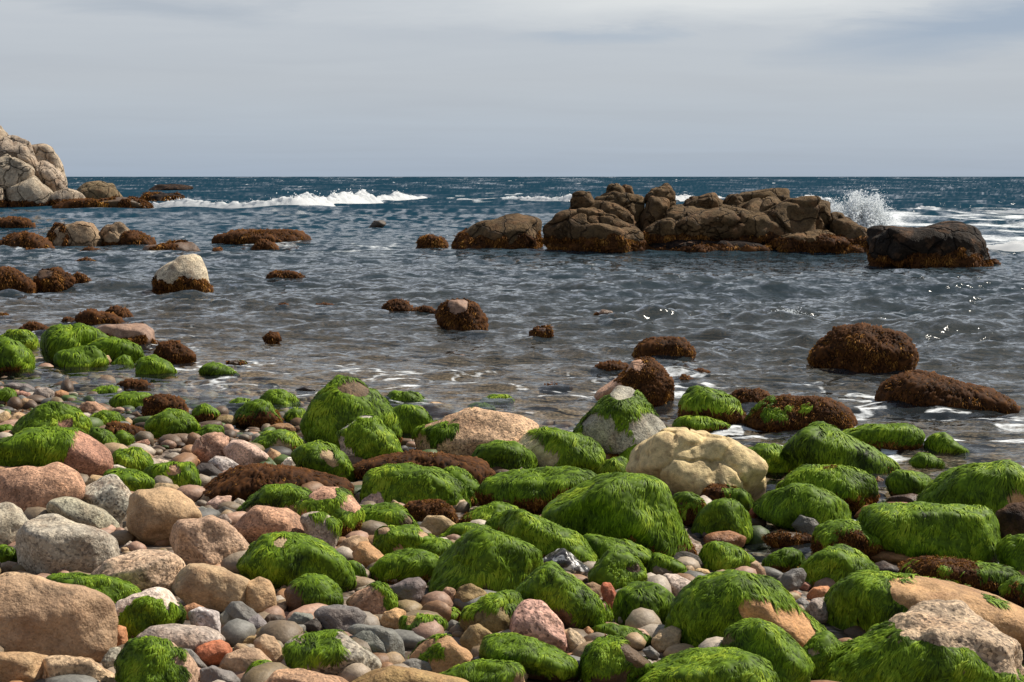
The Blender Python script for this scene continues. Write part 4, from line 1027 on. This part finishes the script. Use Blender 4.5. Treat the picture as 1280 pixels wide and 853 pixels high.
def weed_litter():
    r = np.random.default_rng(5)
    N = 60000
    x = r.uniform(-6.5, 4.5, N); y = r.uniform(5.5, 16, N)
    s = shore_s(x, y)
    f = fbm(np.stack([x*1.3, y*1.3, 0*x], 1), 3, 8)+0.35-np.abs(s-0.4)*0.5
    k = f > 0.1
    x, y, s = x[k], y[k], s[k]; n = len(x)
    z = ground_z(x, y)
    a = r.uniform(0, 6.28, n); L = r.uniform(0.02, 0.06, n)
    d = np.stack([np.cos(a), np.sin(a), r.uniform(0.1, 0.9, n)], 1)
    p0 = np.stack([x, y, z], 1)
    P = np.stack([p0, p0+d*(L*0.5)[:, None], p0+d*L[:, None]*np.array([1, 1, 0.4])], 1)
    Nn = np.repeat(norm(np.stack([0*x, 0*x, 1+0*x], 1)+r.normal(0, 0.3, (n, 3)))[:, None], 3, 1)
    V, F, tn = ribbons(P, Nn, 0.011, 3, 1.0, np.clip(0.35+r.normal(0, 0.2, n), 0, 1))
    ob = mesh_np('seaweed_litter', V, F, M_WEED, attrs={'tone': tn})
    ob['kind'] = 'stuff'; ob['label'] = 'brown seaweed litter lying between the wet stones'; ob['category'] = 'seaweed'
weed_litter()

# ------------------------------------------------------------------ sea
def sea_material():
    m, nt, out = new_mat('sea_water'); g = G(nt)
    geo = g.n('ShaderNodeNewGeometry'); pos = geo.outputs['Position']
    dep = g.attr('deep').outputs['Fac']; far = g.attr('far').outputs['Fac']; foam = g.attr('foam').outputs['Fac']
    slope = g.attr('slope').outputs['Vector']; fine = g.attr('fine').outputs['Fac']
    pst = g.vmath('MULTIPLY', pos, (1.0, 1.5, 1.0))
    n1 = g.noise(pst, 4.5, 3, 0.55).outputs['Color']; n2 = g.noise(pst, 13.0, 2, 0.5).outputs['Color']; n3 = g.noise(pst, 0.9, 3, 0.6).outputs['Color']
    c1 = g.vmath('SCALE', g.vmath('SUBTRACT', n1, g3(0.5)), sc=g.math('MULTIPLY', fine, 1.0))
    c2 = g.vmath('SCALE', g.vmath('SUBTRACT', n2, g3(0.5)), sc=g.math('MULTIPLY', fine, 0.85))
    c3 = g.vmath('SCALE', g.vmath('SUBTRACT', n3, g3(0.5)), sc=g.math('MULTIPLY', far, 0.6))
    t = g.vmath('MULTIPLY', g.vmath('ADD', g.vmath('ADD', c1, c2), c3), (1.0, 1.0, 0.0))
    nrm = g.vmath('NORMALIZE', g.vmath('ADD', g.vmath('ADD', geo.outputs['Normal'], t), slope))
    fr = g.n('ShaderNodeFresnel', IOR=1.333); g.link(nrm, fr.inputs['Normal'])
    body = g.mix(far, (0.040, 0.052, 0.057, 1), (0.007, 0.031, 0.050, 1))
    df = g.n('ShaderNodeBsdfDiffuse'); g.set(df.inputs[0], body)
    tr = g.n('ShaderNodeBsdfTransparent'); tr.inputs[0].default_value = (0.82, 0.86, 0.80, 1)
    m1 = g.n('ShaderNodeMixShader'); g.link(dep, m1.inputs[0]); g.link(tr.outputs[0], m1.inputs[1]); g.link(df.outputs[0], m1.inputs[2])
    gl = g.n('ShaderNodeBsdfGlossy', Roughness=0.05); g.link(nrm, gl.inputs['Normal'])
    m2 = g.n('ShaderNodeMixShader'); g.link(fr.outputs[0], m2.inputs[0]); g.link(m1.outputs[0], m2.inputs[1]); g.link(gl.outputs[0], m2.inputs[2])
    ff = g.noise(g.vmath('MULTIPLY', pos, (1.0, 2.0, 1.0)), 9.0, 5, 0.7).outputs[0]
    fm = g.ramp(g.math('ADD', foam, g.math('MULTIPLY', g.math('SUBTRACT', ff, 0.5), 1.1)), [(0.38, (0, 0, 0)), (0.78, (1, 1, 1))])
    fd = g.n('ShaderNodeBsdfDiffuse'); fd.inputs[0].default_value = (0.80, 0.83, 0.84, 1)
    m3 = g.n('ShaderNodeMixShader'); g.link(fm, m3.inputs[0]); g.link(m2.outputs[0], m3.inputs[1]); g.link(fd.outputs[0], m3.inputs[2])
    g.link(m3.outputs[0], out.inputs[0]); return m

def sea():
    py = np.concatenate([np.arange(900, 224, -0.85), np.arange(224, 221.6, -0.4)])
    d = CAMZ*FPX/(py-221.0)
    d = np.concatenate([[3.0], d[d > 3.2], [14000, 30000, 60000]])
    az = np.concatenate([np.radians(np.linspace(-80, -24, 40)), np.radians(np.linspace(-23.5, 23.5, 1150)), np.radians(np.linspace(24, 80, 40))])
    A, Dd = np.meshgrid(az, d)
    X = (Dd*np.tan(np.clip(A, -1.2, 1.2))*1.0) if False else Dd*np.sin(A); Y = Dd*np.cos(A)
    dr = np.gradient(d); DR = np.repeat(dr[:, None], len(az), 1).ravel()
    x, y, dd = X.ravel(), Y.ravel(), Dd.ravel()
    gz = ground_z(x, y); depth = np.maximum(-gz, 0)
    r = np.random.default_rng(11)
    h = np.zeros_like(x); sx = np.zeros_like(x); sy = np.zeros_like(x)
    amp = 0.35+0.65*smooth(0.05, 0.7, depth)+1.1*smooth(45, 110, dd)
    gust = 0.75+0.5*fbm(np.stack([x/7, y/12, 0*x], 1), 2, 12)
    for i in range(84):
        lam = 0.24*(58.0**(i/83.0))
        th = -math.pi/2+r.normal(0.12, 0.5)
        k = 2*math.pi/lam; kx, ky = k*math.cos(th), k*math.sin(th)
        a = np.interp(math.log(lam), [math.log(v) for v in (0.2, 0.5, 1.2, 2.5, 5, 14)], [0.085, 0.10, 0.050, 0.014, 0.010, 0.012])*lam/(2*math.pi)
        ph = kx*x+ky*y+r.uniform(0, 6.28)
        sp = np.maximum(DR*abs(math.sin(th)), 0.3*DR)
        att = np.clip((lam/sp-2.0)/2.0, 0, 1)
        att2 = att if lam < 3.0 else np.maximum(att, 0.8)      # the swell keeps its height out to the horizon
        m = amp*(gust if lam < 3 else 1.0)
        c = np.cos(ph)
        h += a*m*att2*(np.sin(ph)-0.25*np.cos(2*ph))
        un = a*k*m*(1-att)
        sx -= un*c*kx/k; sy -= un*c*ky/k
    rq = 1-2.2*np.abs(vnoise(np.stack([x*0.95+0.5*vnoise(np.stack([x, y*1.5, 0*x+9], 1), 3), y*2.1, 0*x+1.5], 1), 81))
    rq2 = 1-2.2*np.abs(vnoise(np.stack([x*2.1, y*4.4, 0*x+2.5], 1), 82))
    rq3 = 1-2.2*np.abs(vnoise(np.stack([x*4.6, y*9.0, 0*x+4.5], 1), 83))
    nr = (1-smooth(45, 90, dd))*amp
    h += nr*(0.024*rq*gust+0.019*rq2+0.009*rq3)
    # foam: surf behind the reef, wash on the right shore, whitecaps far out
    P = np.stack([x, y, 0*x], 1)
    px = PW/2+FPX*np.tan(np.arctan2(x, y)); yy = 221+CAMZ*FPX/np.maximum(dd, 1)
    rid = 1-np.abs(fbm(np.stack([x*0.9, y*2.0, 0*x+3], 1), 4, 31))*2.2
    rid2 = 1-np.abs(fbm(np.stack([x*0.22, y*0.45, 0*x+3], 1), 4, 37))*2.0
    s = shore_s(x, y)
    wash = smooth(-9, -1.5, s)*smooth(-0.6, 1.8, x)*(1-smooth(-0.4, 0.3, s))
    foam = np.clip(rid-0.52, 0, 1)*2.8*wash*(0.45+0.8*smooth(-0.35, 0.4, fbm(np.stack([x/2.2, y/2.2, 0*x+5], 1), 2, 91)))
    foam = np.minimum(foam, 0.60)
    foam = np.maximum(foam, np.clip(rid-0.64, 0, 1)*2.2*smooth(-7, -2.5, s)*(1-smooth(-1.5, -0.3, s))*0.8)
    surf = smooth(9.0, 11.5, x)*smooth(41, 47, dd)*(1-smooth(85, 115, dd))
    foam = np.maximum(foam, surf*(0.25+0.6*np.clip(rid2-0.25, 0, 1)))
    lee = smooth(-3, 1, x)*(1-smooth(9, 13, x))*smooth(44, 50, dd)*(1-smooth(60, 80, dd))
    foam = np.maximum(foam, lee*np.clip(rid2-0.45, 0, 1)*0.8)
    mid = smooth(28, 36, dd)*(1-smooth(52, 62, dd))*(1-smooth(2, 4, x))
    foam = np.maximum(foam, mid*np.clip(rid2-0.78, 0, 1)*2.4)
    caps = fbm(np.stack([x/2.6, y/np.maximum(6.0, DR*1.2), 0*x], 1), 2, 55)
    foam = np.maximum(foam, smooth(0.80, 1.05, caps)*smooth(60, 130, dd)*0.62)
    brk = smooth(95, 103, dd)*(1-smooth(118, 150, dd))*smooth(-32, -24, x)*(1-smooth(-9, -5, x))
    foam = np.maximum(foam, brk*np.clip(rid2-0.1, 0, 1)*0.55)
    far = smooth(13, 65, dd)
    fine = (1-0.55*smooth(40, 120, dd))*(0.55+0.45*smooth(0.05, 0.5, depth))
    deep = 1-np.exp(-1.6*depth); deep = np.maximum(deep, smooth(25, 50, dd))
    V = np.stack([x, y, h], 1)
    n, mm = len(d), len(az)
    idx = np.arange(n*mm).reshape(n, mm)
    F = np.stack([idx[:-1, :-1], idx[:-1, 1:], idx[1:, 1:], idx[1:, :-1]], -1)
    dz = depth.reshape(n, mm)
    keep = np.maximum(np.maximum(dz[:-1, :-1], dz[1:, 1:]), np.maximum(dz[1:, :-1], dz[:-1, 1:])) > 0
    keep |= ground_z(X, Y)[:-1, :-1] < 0.09
    F = F[keep]
    slope = np.stack([sx, sy, 0*sx], 1)
    fz = smooth(45, 120, dd)
    sn = fbm(np.stack([x/(1.6+dd/110), y/np.maximum(2.5, DR*1.4), 0*x+7], 1), 3, 71, 0.6)
    slope[:, 1] = slope[:, 1]*(1-fz)-fz*np.clip(0.30+0.42*sn+0.4*np.abs(slope[:, 1]), 0.04, 0.7)
    sl = np.linalg.norm(slope, axis=1, keepdims=True); slope = slope*np.minimum(1, 0.7/np.maximum(sl, 1e-6))
    ob = mesh_np('sea_water', V, F, sea_material(), attrs={'deep': deep, 'far': far, 'foam': foam, 'slope': slope, 'fine': fine})
    ob['kind'] = 'structure'; ob['label'] = 'grey and teal sea with small choppy waves'
sea()

# ------------------------------------------------------------------ breakers and spray
def foam_mat():
    m, nt, out = new_mat('white_foam'); g = G(nt)
    pos = g.n('ShaderNodeNewGeometry').outputs['Position']
    n = g.noise(pos, 3.0, 5, 0.7).outputs[0]
    p = g.n('ShaderNodeBsdfPrincipled', Roughness=0.9); g.set(p.inputs['Base Color'], g.ramp(n, [(0.3, (0.78, 0.82, 0.83)), (0.55, (0.92, 0.93, 0.93)), (1, (0.95, 0.95, 0.95))]))
    tr = g.n('ShaderNodeBsdfTranslucent'); tr.inputs[0].default_value = (0.85, 0.88, 0.9, 1)
    mx = g.n('ShaderNodeMixShader'); mx.inputs[0].default_value = 0.5
    g.link(p.outputs[0], mx.inputs[1]); g.link(tr.outputs[0], mx.inputs[2]); g.link(mx.outputs[0], out.inputs[0]); return m
M_FOAM = foam_mat()
OCT_V = np.array([(1, 0, 0), (-1, 0, 0), (0, 1, 0), (0, -1, 0), (0, 0, 1), (0, 0, -1)], float)
OCT_F = np.array([(0, 2, 4), (2, 1, 4), (1, 3, 4), (3, 0, 4), (2, 0, 5), (1, 2, 5), (3, 1, 5), (0, 3, 5)])
def droplets(P, size, seed):
    r = np.random.default_rng(seed); n = len(P)
    sc = size[:, None]*r.uniform(0.6, 1.5, (n, 3))
    V = (OCT_V[None]*sc[:, None, :]+P[:, None, :]).reshape(-1, 3)
    F = (OCT_F[None]+(np.arange(n)*6)[:, None, None]).reshape(-1, 3)
    return V, F

def breaker(pts, hpx, label, seed, thick=1.0):
    """a tumbling crest of foam along a line on the sea; hpx = crest height in photo pixels at that distance"""
    r = np.random.default_rng(seed)
    L = np.array([flat_hit(*p) for p in pts]); H = np.array([h*np.linalg.norm(l)/FPX for h, l in zip(hpx, L)])
    seg = np.concatenate([[0], np.cumsum(np.linalg.norm(np.diff(L, axis=0), axis=1))])
    n = int(seg[-1]/0.10); t = np.linspace(0, seg[-1], n)
    C = np.stack([np.interp(t, seg, L[:, i]) for i in range(3)], 1); Hh = np.interp(t, seg, H)
    Hh = Hh*(0.72+0.42*fbm(np.stack([t*0.5, 0*t, 0*t], 1), 3, seed))
    tn = norm(np.gradient(C, axis=0)); sd = np.stack([tn[:, 1], -tn[:, 0], 0*t], 1)
    sd = sd*np.sign(-sd[:, 1:2])                      # towards the shore
    K = 14; u = np.linspace(0, 1, K)
    fw = np.interp(u, [0, 0.35, 0.6, 1], [1.5, 0.55, 0.0, -1.8]); hz = np.interp(u, [0, 0.2, 0.4, 0.6, 0.8, 1], [-0.12, 0.38, 0.85, 1.0, 0.45, -0.12])
    V = C[:, None, :]+sd[:, None, :]*(fw[None, :, None]*Hh[:, None, None]*1.3*thick)+np.array([0, 0, 1.0])*(hz[None, :, None]*Hh[:, None, None])
    V = V.reshape(-1, 3)
    nz = fbm(V*np.array([2.2, 2.2, 4]), 4, seed+2, 0.65); w = np.tile(np.clip(hz, 0.1, 1), n)*np.repeat(Hh, K)
    V[:, 2] += nz*w*0.36; V += np.repeat(sd, K, 0)*(fbm(V*2.6+40, 4, seed+4, 0.65)*w*0.6)[:, None]
    idx = np.arange(n*K).reshape(n, K)
    F = np.stack([idx[:-1, :-1], idx[:-1, 1:], idx[1:, 1:], idx[1:, :-1]], -1).reshape(-1, 4)
    F = np.concatenate([F[:, [0, 1, 2]], F[:, [0, 2, 3]]])
    m = int(n*1.6); i = r.integers(0, n, m)
    D = C[i]+sd[i]*(r.normal(0, 0.45, m)*Hh[i])[:, None]+np.array([0, 0, 1.0])*(Hh[i]*np.abs(r.normal(0.75, 0.33, m)))[:, None]
    dv, df = droplets(D, Hh[i]*r.uniform(0.02, 0.075, m), seed)
    ob = mesh_np('breaking_wave', np.concatenate([V, dv])-C[n//2]*np.array([1, 1, 0]), np.concatenate([F, df+len(V)]), M_FOAM, (float(C[n//2][0]), float(C[n//2][1]), 0))
    ob['label'] = label; ob['category'] = 'wave'; ob['group'] = 'breaking waves'
breaker([(178, 258), (230, 259.5), (300, 260.5), (370, 260.5), (430, 255.5), (480, 251.5), (530, 249)], [8, 12, 14, 15, 14, 12, 6], 'long white breaker rolling in between the cliff and the reef', 60)
breaker([(572, 250), (630, 250.5), (680, 252), (725, 254)], [2, 5, 9, 10], 'short white breaker just behind the left end of the reef', 61)
breaker([(838, 253), (870, 252), (905, 251)], [8, 10, 7], 'bit of white breaker seen through the notch of the reef', 62)
breaker([(1222, 312), (1250, 314), (1300, 315), (1360, 314)], [7, 13, 16, 15], 'white surge of foam at the right edge behind the dark flat topped rock', 63, 2.2)
breaker([(1095, 266), (1150, 263), (1200, 264), (1290, 267), (1340, 267)], [4, 5, 4, 5, 4], 'thin white line of surf behind the right end of the reef', 64)
breaker([(985, 252), (1010, 250), (1035, 252)], [3, 6, 4], 'low white crest behind the top of the reef, left of the splash', 65)

def spray():
    r = np.random.default_rng(9)
    n = 42000; dep = 45.5; m = dep/FPX
    jets = []
    for _ in range(34):
        bx = r.uniform(-40, 34)
        jets.append((bx, 0.012*bx+r.normal(0, 0.16), r.uniform(0.5, 1.0)*np.interp(bx, [-42, -22, -6, 6, 24, 40], [30, 52, 74, 68, 38, 16])))
    jt = r.integers(0, len(jets), n); J = np.array(jets)[jt]
    t = r.random(n)**1.25
    fine = r.random(n) < 0.6
    hgt = J[:, 2]*t
    sp = np.where(fine, 5.0+5*t, 1.0+3.0*t)
    x = J[:, 0]+J[:, 1]*hgt+r.normal(0, 1, n)*sp
    y = hgt*(1-0.12*np.abs(J[:, 1])*t)+r.normal(0, 1, n)*sp*0.6
    P = np.array([CAM+ray(1066+a, 297-max(c, -7))*(dep+q) for a, c, q in zip(x, y, r.normal(0, 0.35, n))])
    S = m*np.where(fine, r.uniform(0.2, 0.5, n), r.uniform(0.7, 2.4, n)*(1.4-0.9*t))
    V, F = droplets(P, S, 2)
    q, Fi = ico(4)
    for k, (bx, an, hh) in enumerate(jets):
        hh = hh*0.78; wb = r.uniform(4, 8)
        tt = (q[:, 2]+1)/2; rad = wb*(1-tt)**0.7*np.sqrt(np.clip(1-q[:, 2]**2, 0, 1))*1.3+0.2
        nz = fbm(np.stack([q[:, 0]*2, q[:, 1]*2, tt*6+k*9], 1), 4, 300+k, 0.7)
        an2 = np.arctan2(q[:, 1], q[:, 0])
        dx = bx+an*tt*hh*1.1+np.cos(an2)*rad*(1+0.7*nz)+1.5*nz; dy = tt*hh*(1+0.25*nz); dd = np.sin(an2)*rad*(1+0.7*nz)
        Vj = np.array([CAM+ray(1066+a, 299-c)*(dep+e*m) for a, c, e in zip(dx, dy, dd)])
        F = np.concatenate([F, Fi+len(V)]); V = np.concatenate([V, Vj])
    o = CAM+ray(1066, 300)*dep; o[2] = 0
    ob = mesh_np('sea_spray', V-o, F, M_FOAM, tuple(float(v) for v in o), smooth_shade=False)
    ob['label'] = 'burst of white spray thrown up behind the right end of the reef'; ob['category'] = 'splash'
spray()
def splash():
    r = np.random.default_rng(19); n = 700; dep = hit_depth(983, 397); m = dep/FPX
    P = np.array([CAM+ray(983+r.normal(0, 9), 396-abs(r.normal(0, 4.5)))*(dep+r.normal(0, 0.12)) for _ in range(n)])
    V, F = droplets(P, m*r.uniform(0.2, 0.75, n), 3)
    o = CAM+ray(983, 397)*dep; o[2] = 0
    ob = mesh_np('water_splash', V-o, F, M_FOAM, tuple(float(v) for v in o), smooth_shade=False)
    ob['label'] = 'small sparkling splash of water in front of the reef'; ob['category'] = 'splash'
splash()

# ------------------------------------------------------------------ sun, sky, camera
SUN_EL, SUN_AZ = 49.0, 58.0                      # azimuth measured from the view direction (+Y) towards the right
sun = bpy.data.lights.new('sun', 'SUN'); sun.energy = 5.0; sun.angle = math.radians(0.53); sun.color = (1.0, 0.93, 0.82)
so = bpy.data.objects.new('sun', sun); COL.objects.link(so)
e, a = math.radians(SUN_EL), math.radians(SUN_AZ)
from mathutils import Vector
sv = Vector((math.cos(e)*math.sin(a), math.cos(e)*math.cos(a), math.sin(e)))
so.rotation_euler = sv.to_track_quat('Z', 'Y').to_euler()
w = bpy.data.worlds.new('World'); scene.world = w; w.use_nodes = True
nt = w.node_tree; nt.nodes.clear(); g = G(nt)
sky = g.n('ShaderNodeTexSky', sky_type='NISHITA', sun_disc=False); sky.sun_elevation = e; sky.sun_rotation = a
bg1 = g.n('ShaderNodeBackground', Strength=0.05); g.link(sky.outputs[0], bg1.inputs[0])
dirv = g.n('ShaderNodeTexCoord').outputs['Generated']
sep = g.n('ShaderNodeSeparateXYZ'); g.link(dirv, sep.inputs[0]); dz = sep.outputs[2]
# high thin overcast: cloud sheet seen in perspective (direction divided by height)
den = g.math('ADD', g.math('MAXIMUM', dz, 0.0), 0.055)
cx = g.math('DIVIDE', sep.outputs[0], den); cy = g.math('DIVIDE', sep.outputs[1], den)
cv = g.n('ShaderNodeCombineXYZ'); g.link(cx, cv.inputs[0]); g.link(cy, cv.inputs[1])
n1 = g.noise(g.vmath('MULTIPLY', cv.outputs[0], (0.55, 0.85, 1)), 1.0, 6, 0.55, 0.5).outputs[0]
n2 = g.noise(g.vmath('ADD', g.vmath('MULTIPLY', cv.outputs[0], (0.16, 0.26, 1)), (3.3, 7.7, 0)), 1.0, 5, 0.5, 0.3).outputs[0]
cf = g.ramp(g.math('ADD', g.math('MULTIPLY', n1, 0.45), g.math('MULTIPLY', n2, 0.55)), [(0.28, (0, 0, 0)), (0.66, (1, 1, 1))])
low = g.ramp(dz, [(0.0, (0.285, 0.345, 0.43)), (0.03, (0.335, 0.385, 0.45)), (0.065, (0.40, 0.43, 0.468)), (0.11, (0.44, 0.46, 0.485)), (0.22, (0.43, 0.44, 0.455)), (0.45, (0.28, 0.30, 0.34)), (1.0, (0.08, 0.11, 0.17))])
blue = g.ramp(dz, [(0.0, (0.265, 0.32, 0.395)), (0.06, (0.345, 0.37, 0.41)), (0.12, (0.345, 0.38, 0.43)), (1.0, (0.09, 0.14, 0.24))])
cc = g.mix(cf, blue, low)
# the brighter veil and the blue gaps in the cloud over the right-hand side of the sea
ax = g.math('DIVIDE', sep.outputs[0], g.math('MAXIMUM', sep.outputs[1], 0.05)); ez = g.math('DIVIDE', dz, g.math('MAXIMUM', sep.outputs[1], 0.05))
wv = g.n('ShaderNodeCombineXYZ'); g.link(g.math('MULTIPLY', ax, 9.0), wv.inputs[0]); g.link(g.math('MULTIPLY', ez, 55.0), wv.inputs[1])
wn = g.noise(wv.outputs[0], 1.0, 6, 0.6, 0.4)
ws = g.n('ShaderNodeSeparateColor'); g.link(wn.outputs['Color'], ws.inputs[0])
wx = g.math('ADD', ax, g.math('MULTIPLY', g.math('SUBTRACT', ws.outputs[0], 0.5), 0.16))
wz = g.math('ADD', ez, g.math('MULTIPLY', g.math('SUBTRACT', ws.outputs[1], 0.5), 0.022))
def patch(x0, z0, rx, rz, tilt, soft):
    u = g.math('SUBTRACT', wx, x0); v = g.math('SUBTRACT', g.math('SUBTRACT', wz, z0), g.math('MULTIPLY', u, tilt))
    u = g.math('DIVIDE', u, rx); v = g.math('DIVIDE', v, rz)
    d = g.math('SQRT', g.math('ADD', g.math('MULTIPLY', u, u), g.math('MULTIPLY', v, v)))
    return g.math('MULTIPLY', g.ramp(d, [(0.2, (1, 1, 1)), (1.15, (0, 0, 0))]), soft)
cc = g.mix(patch(0.12, 0.113, 0.26, 0.020, 0.03, 0.75), cc, (0.60, 0.61, 0.605, 1))
cc = g.mix(patch(0.055, 0.091, 0.07, 0.006, 0.02, 0.55), cc, (0.29, 0.345, 0.42, 1))
cc = g.mix(patch(0.31, 0.098, 0.16, 0.022, 0.13, 0.8), cc, (0.235, 0.295, 0.385, 1))
cc = g.mix(patch(-0.22, 0.108, 0.10, 0.012, -0.05, 0.5), cc, (0.25, 0.295, 0.36, 1))
bg2 = g.n('ShaderNodeBackground', Strength=1.04); g.set(bg2.inputs[0], cc)
mx = g.n('ShaderNodeMixShader'); mx.inputs[0].default_value = 0.86
g.link(bg1.outputs[0], mx.inputs[1]); g.link(bg2.outputs[0], mx.inputs[2])
wo = g.n('ShaderNodeOutputWorld'); g.link(mx.outputs[0], wo.inputs[0])

cam = bpy.data.cameras.new('camera'); co = bpy.data.objects.new('camera', cam); COL.objects.link(co)
cam.sensor_width = 36.0; cam.lens = 36.0*FPX/PW; cam.clip_start = 0.05; cam.clip_end = 100000
co.location = tuple(CAM); co.rotation_euler = (math.pi/2-PITCH, 0, 0)
scene.camera = co
scene.view_settings.view_transform = 'Standard'; scene.view_settings.look = 'None'
scene.view_settings.exposure = 0.45; scene.view_settings.gamma = 1.0; scene.view_settings.use_curve_mapping = False
scene.cycles.max_bounces = 6; scene.cycles.transparent_max_bounces = 12; scene.cycles.sample_clamp_indirect = 4.0; scene.cycles.sample_clamp_direct = 6.0
scene.cycles.use_denoising = True
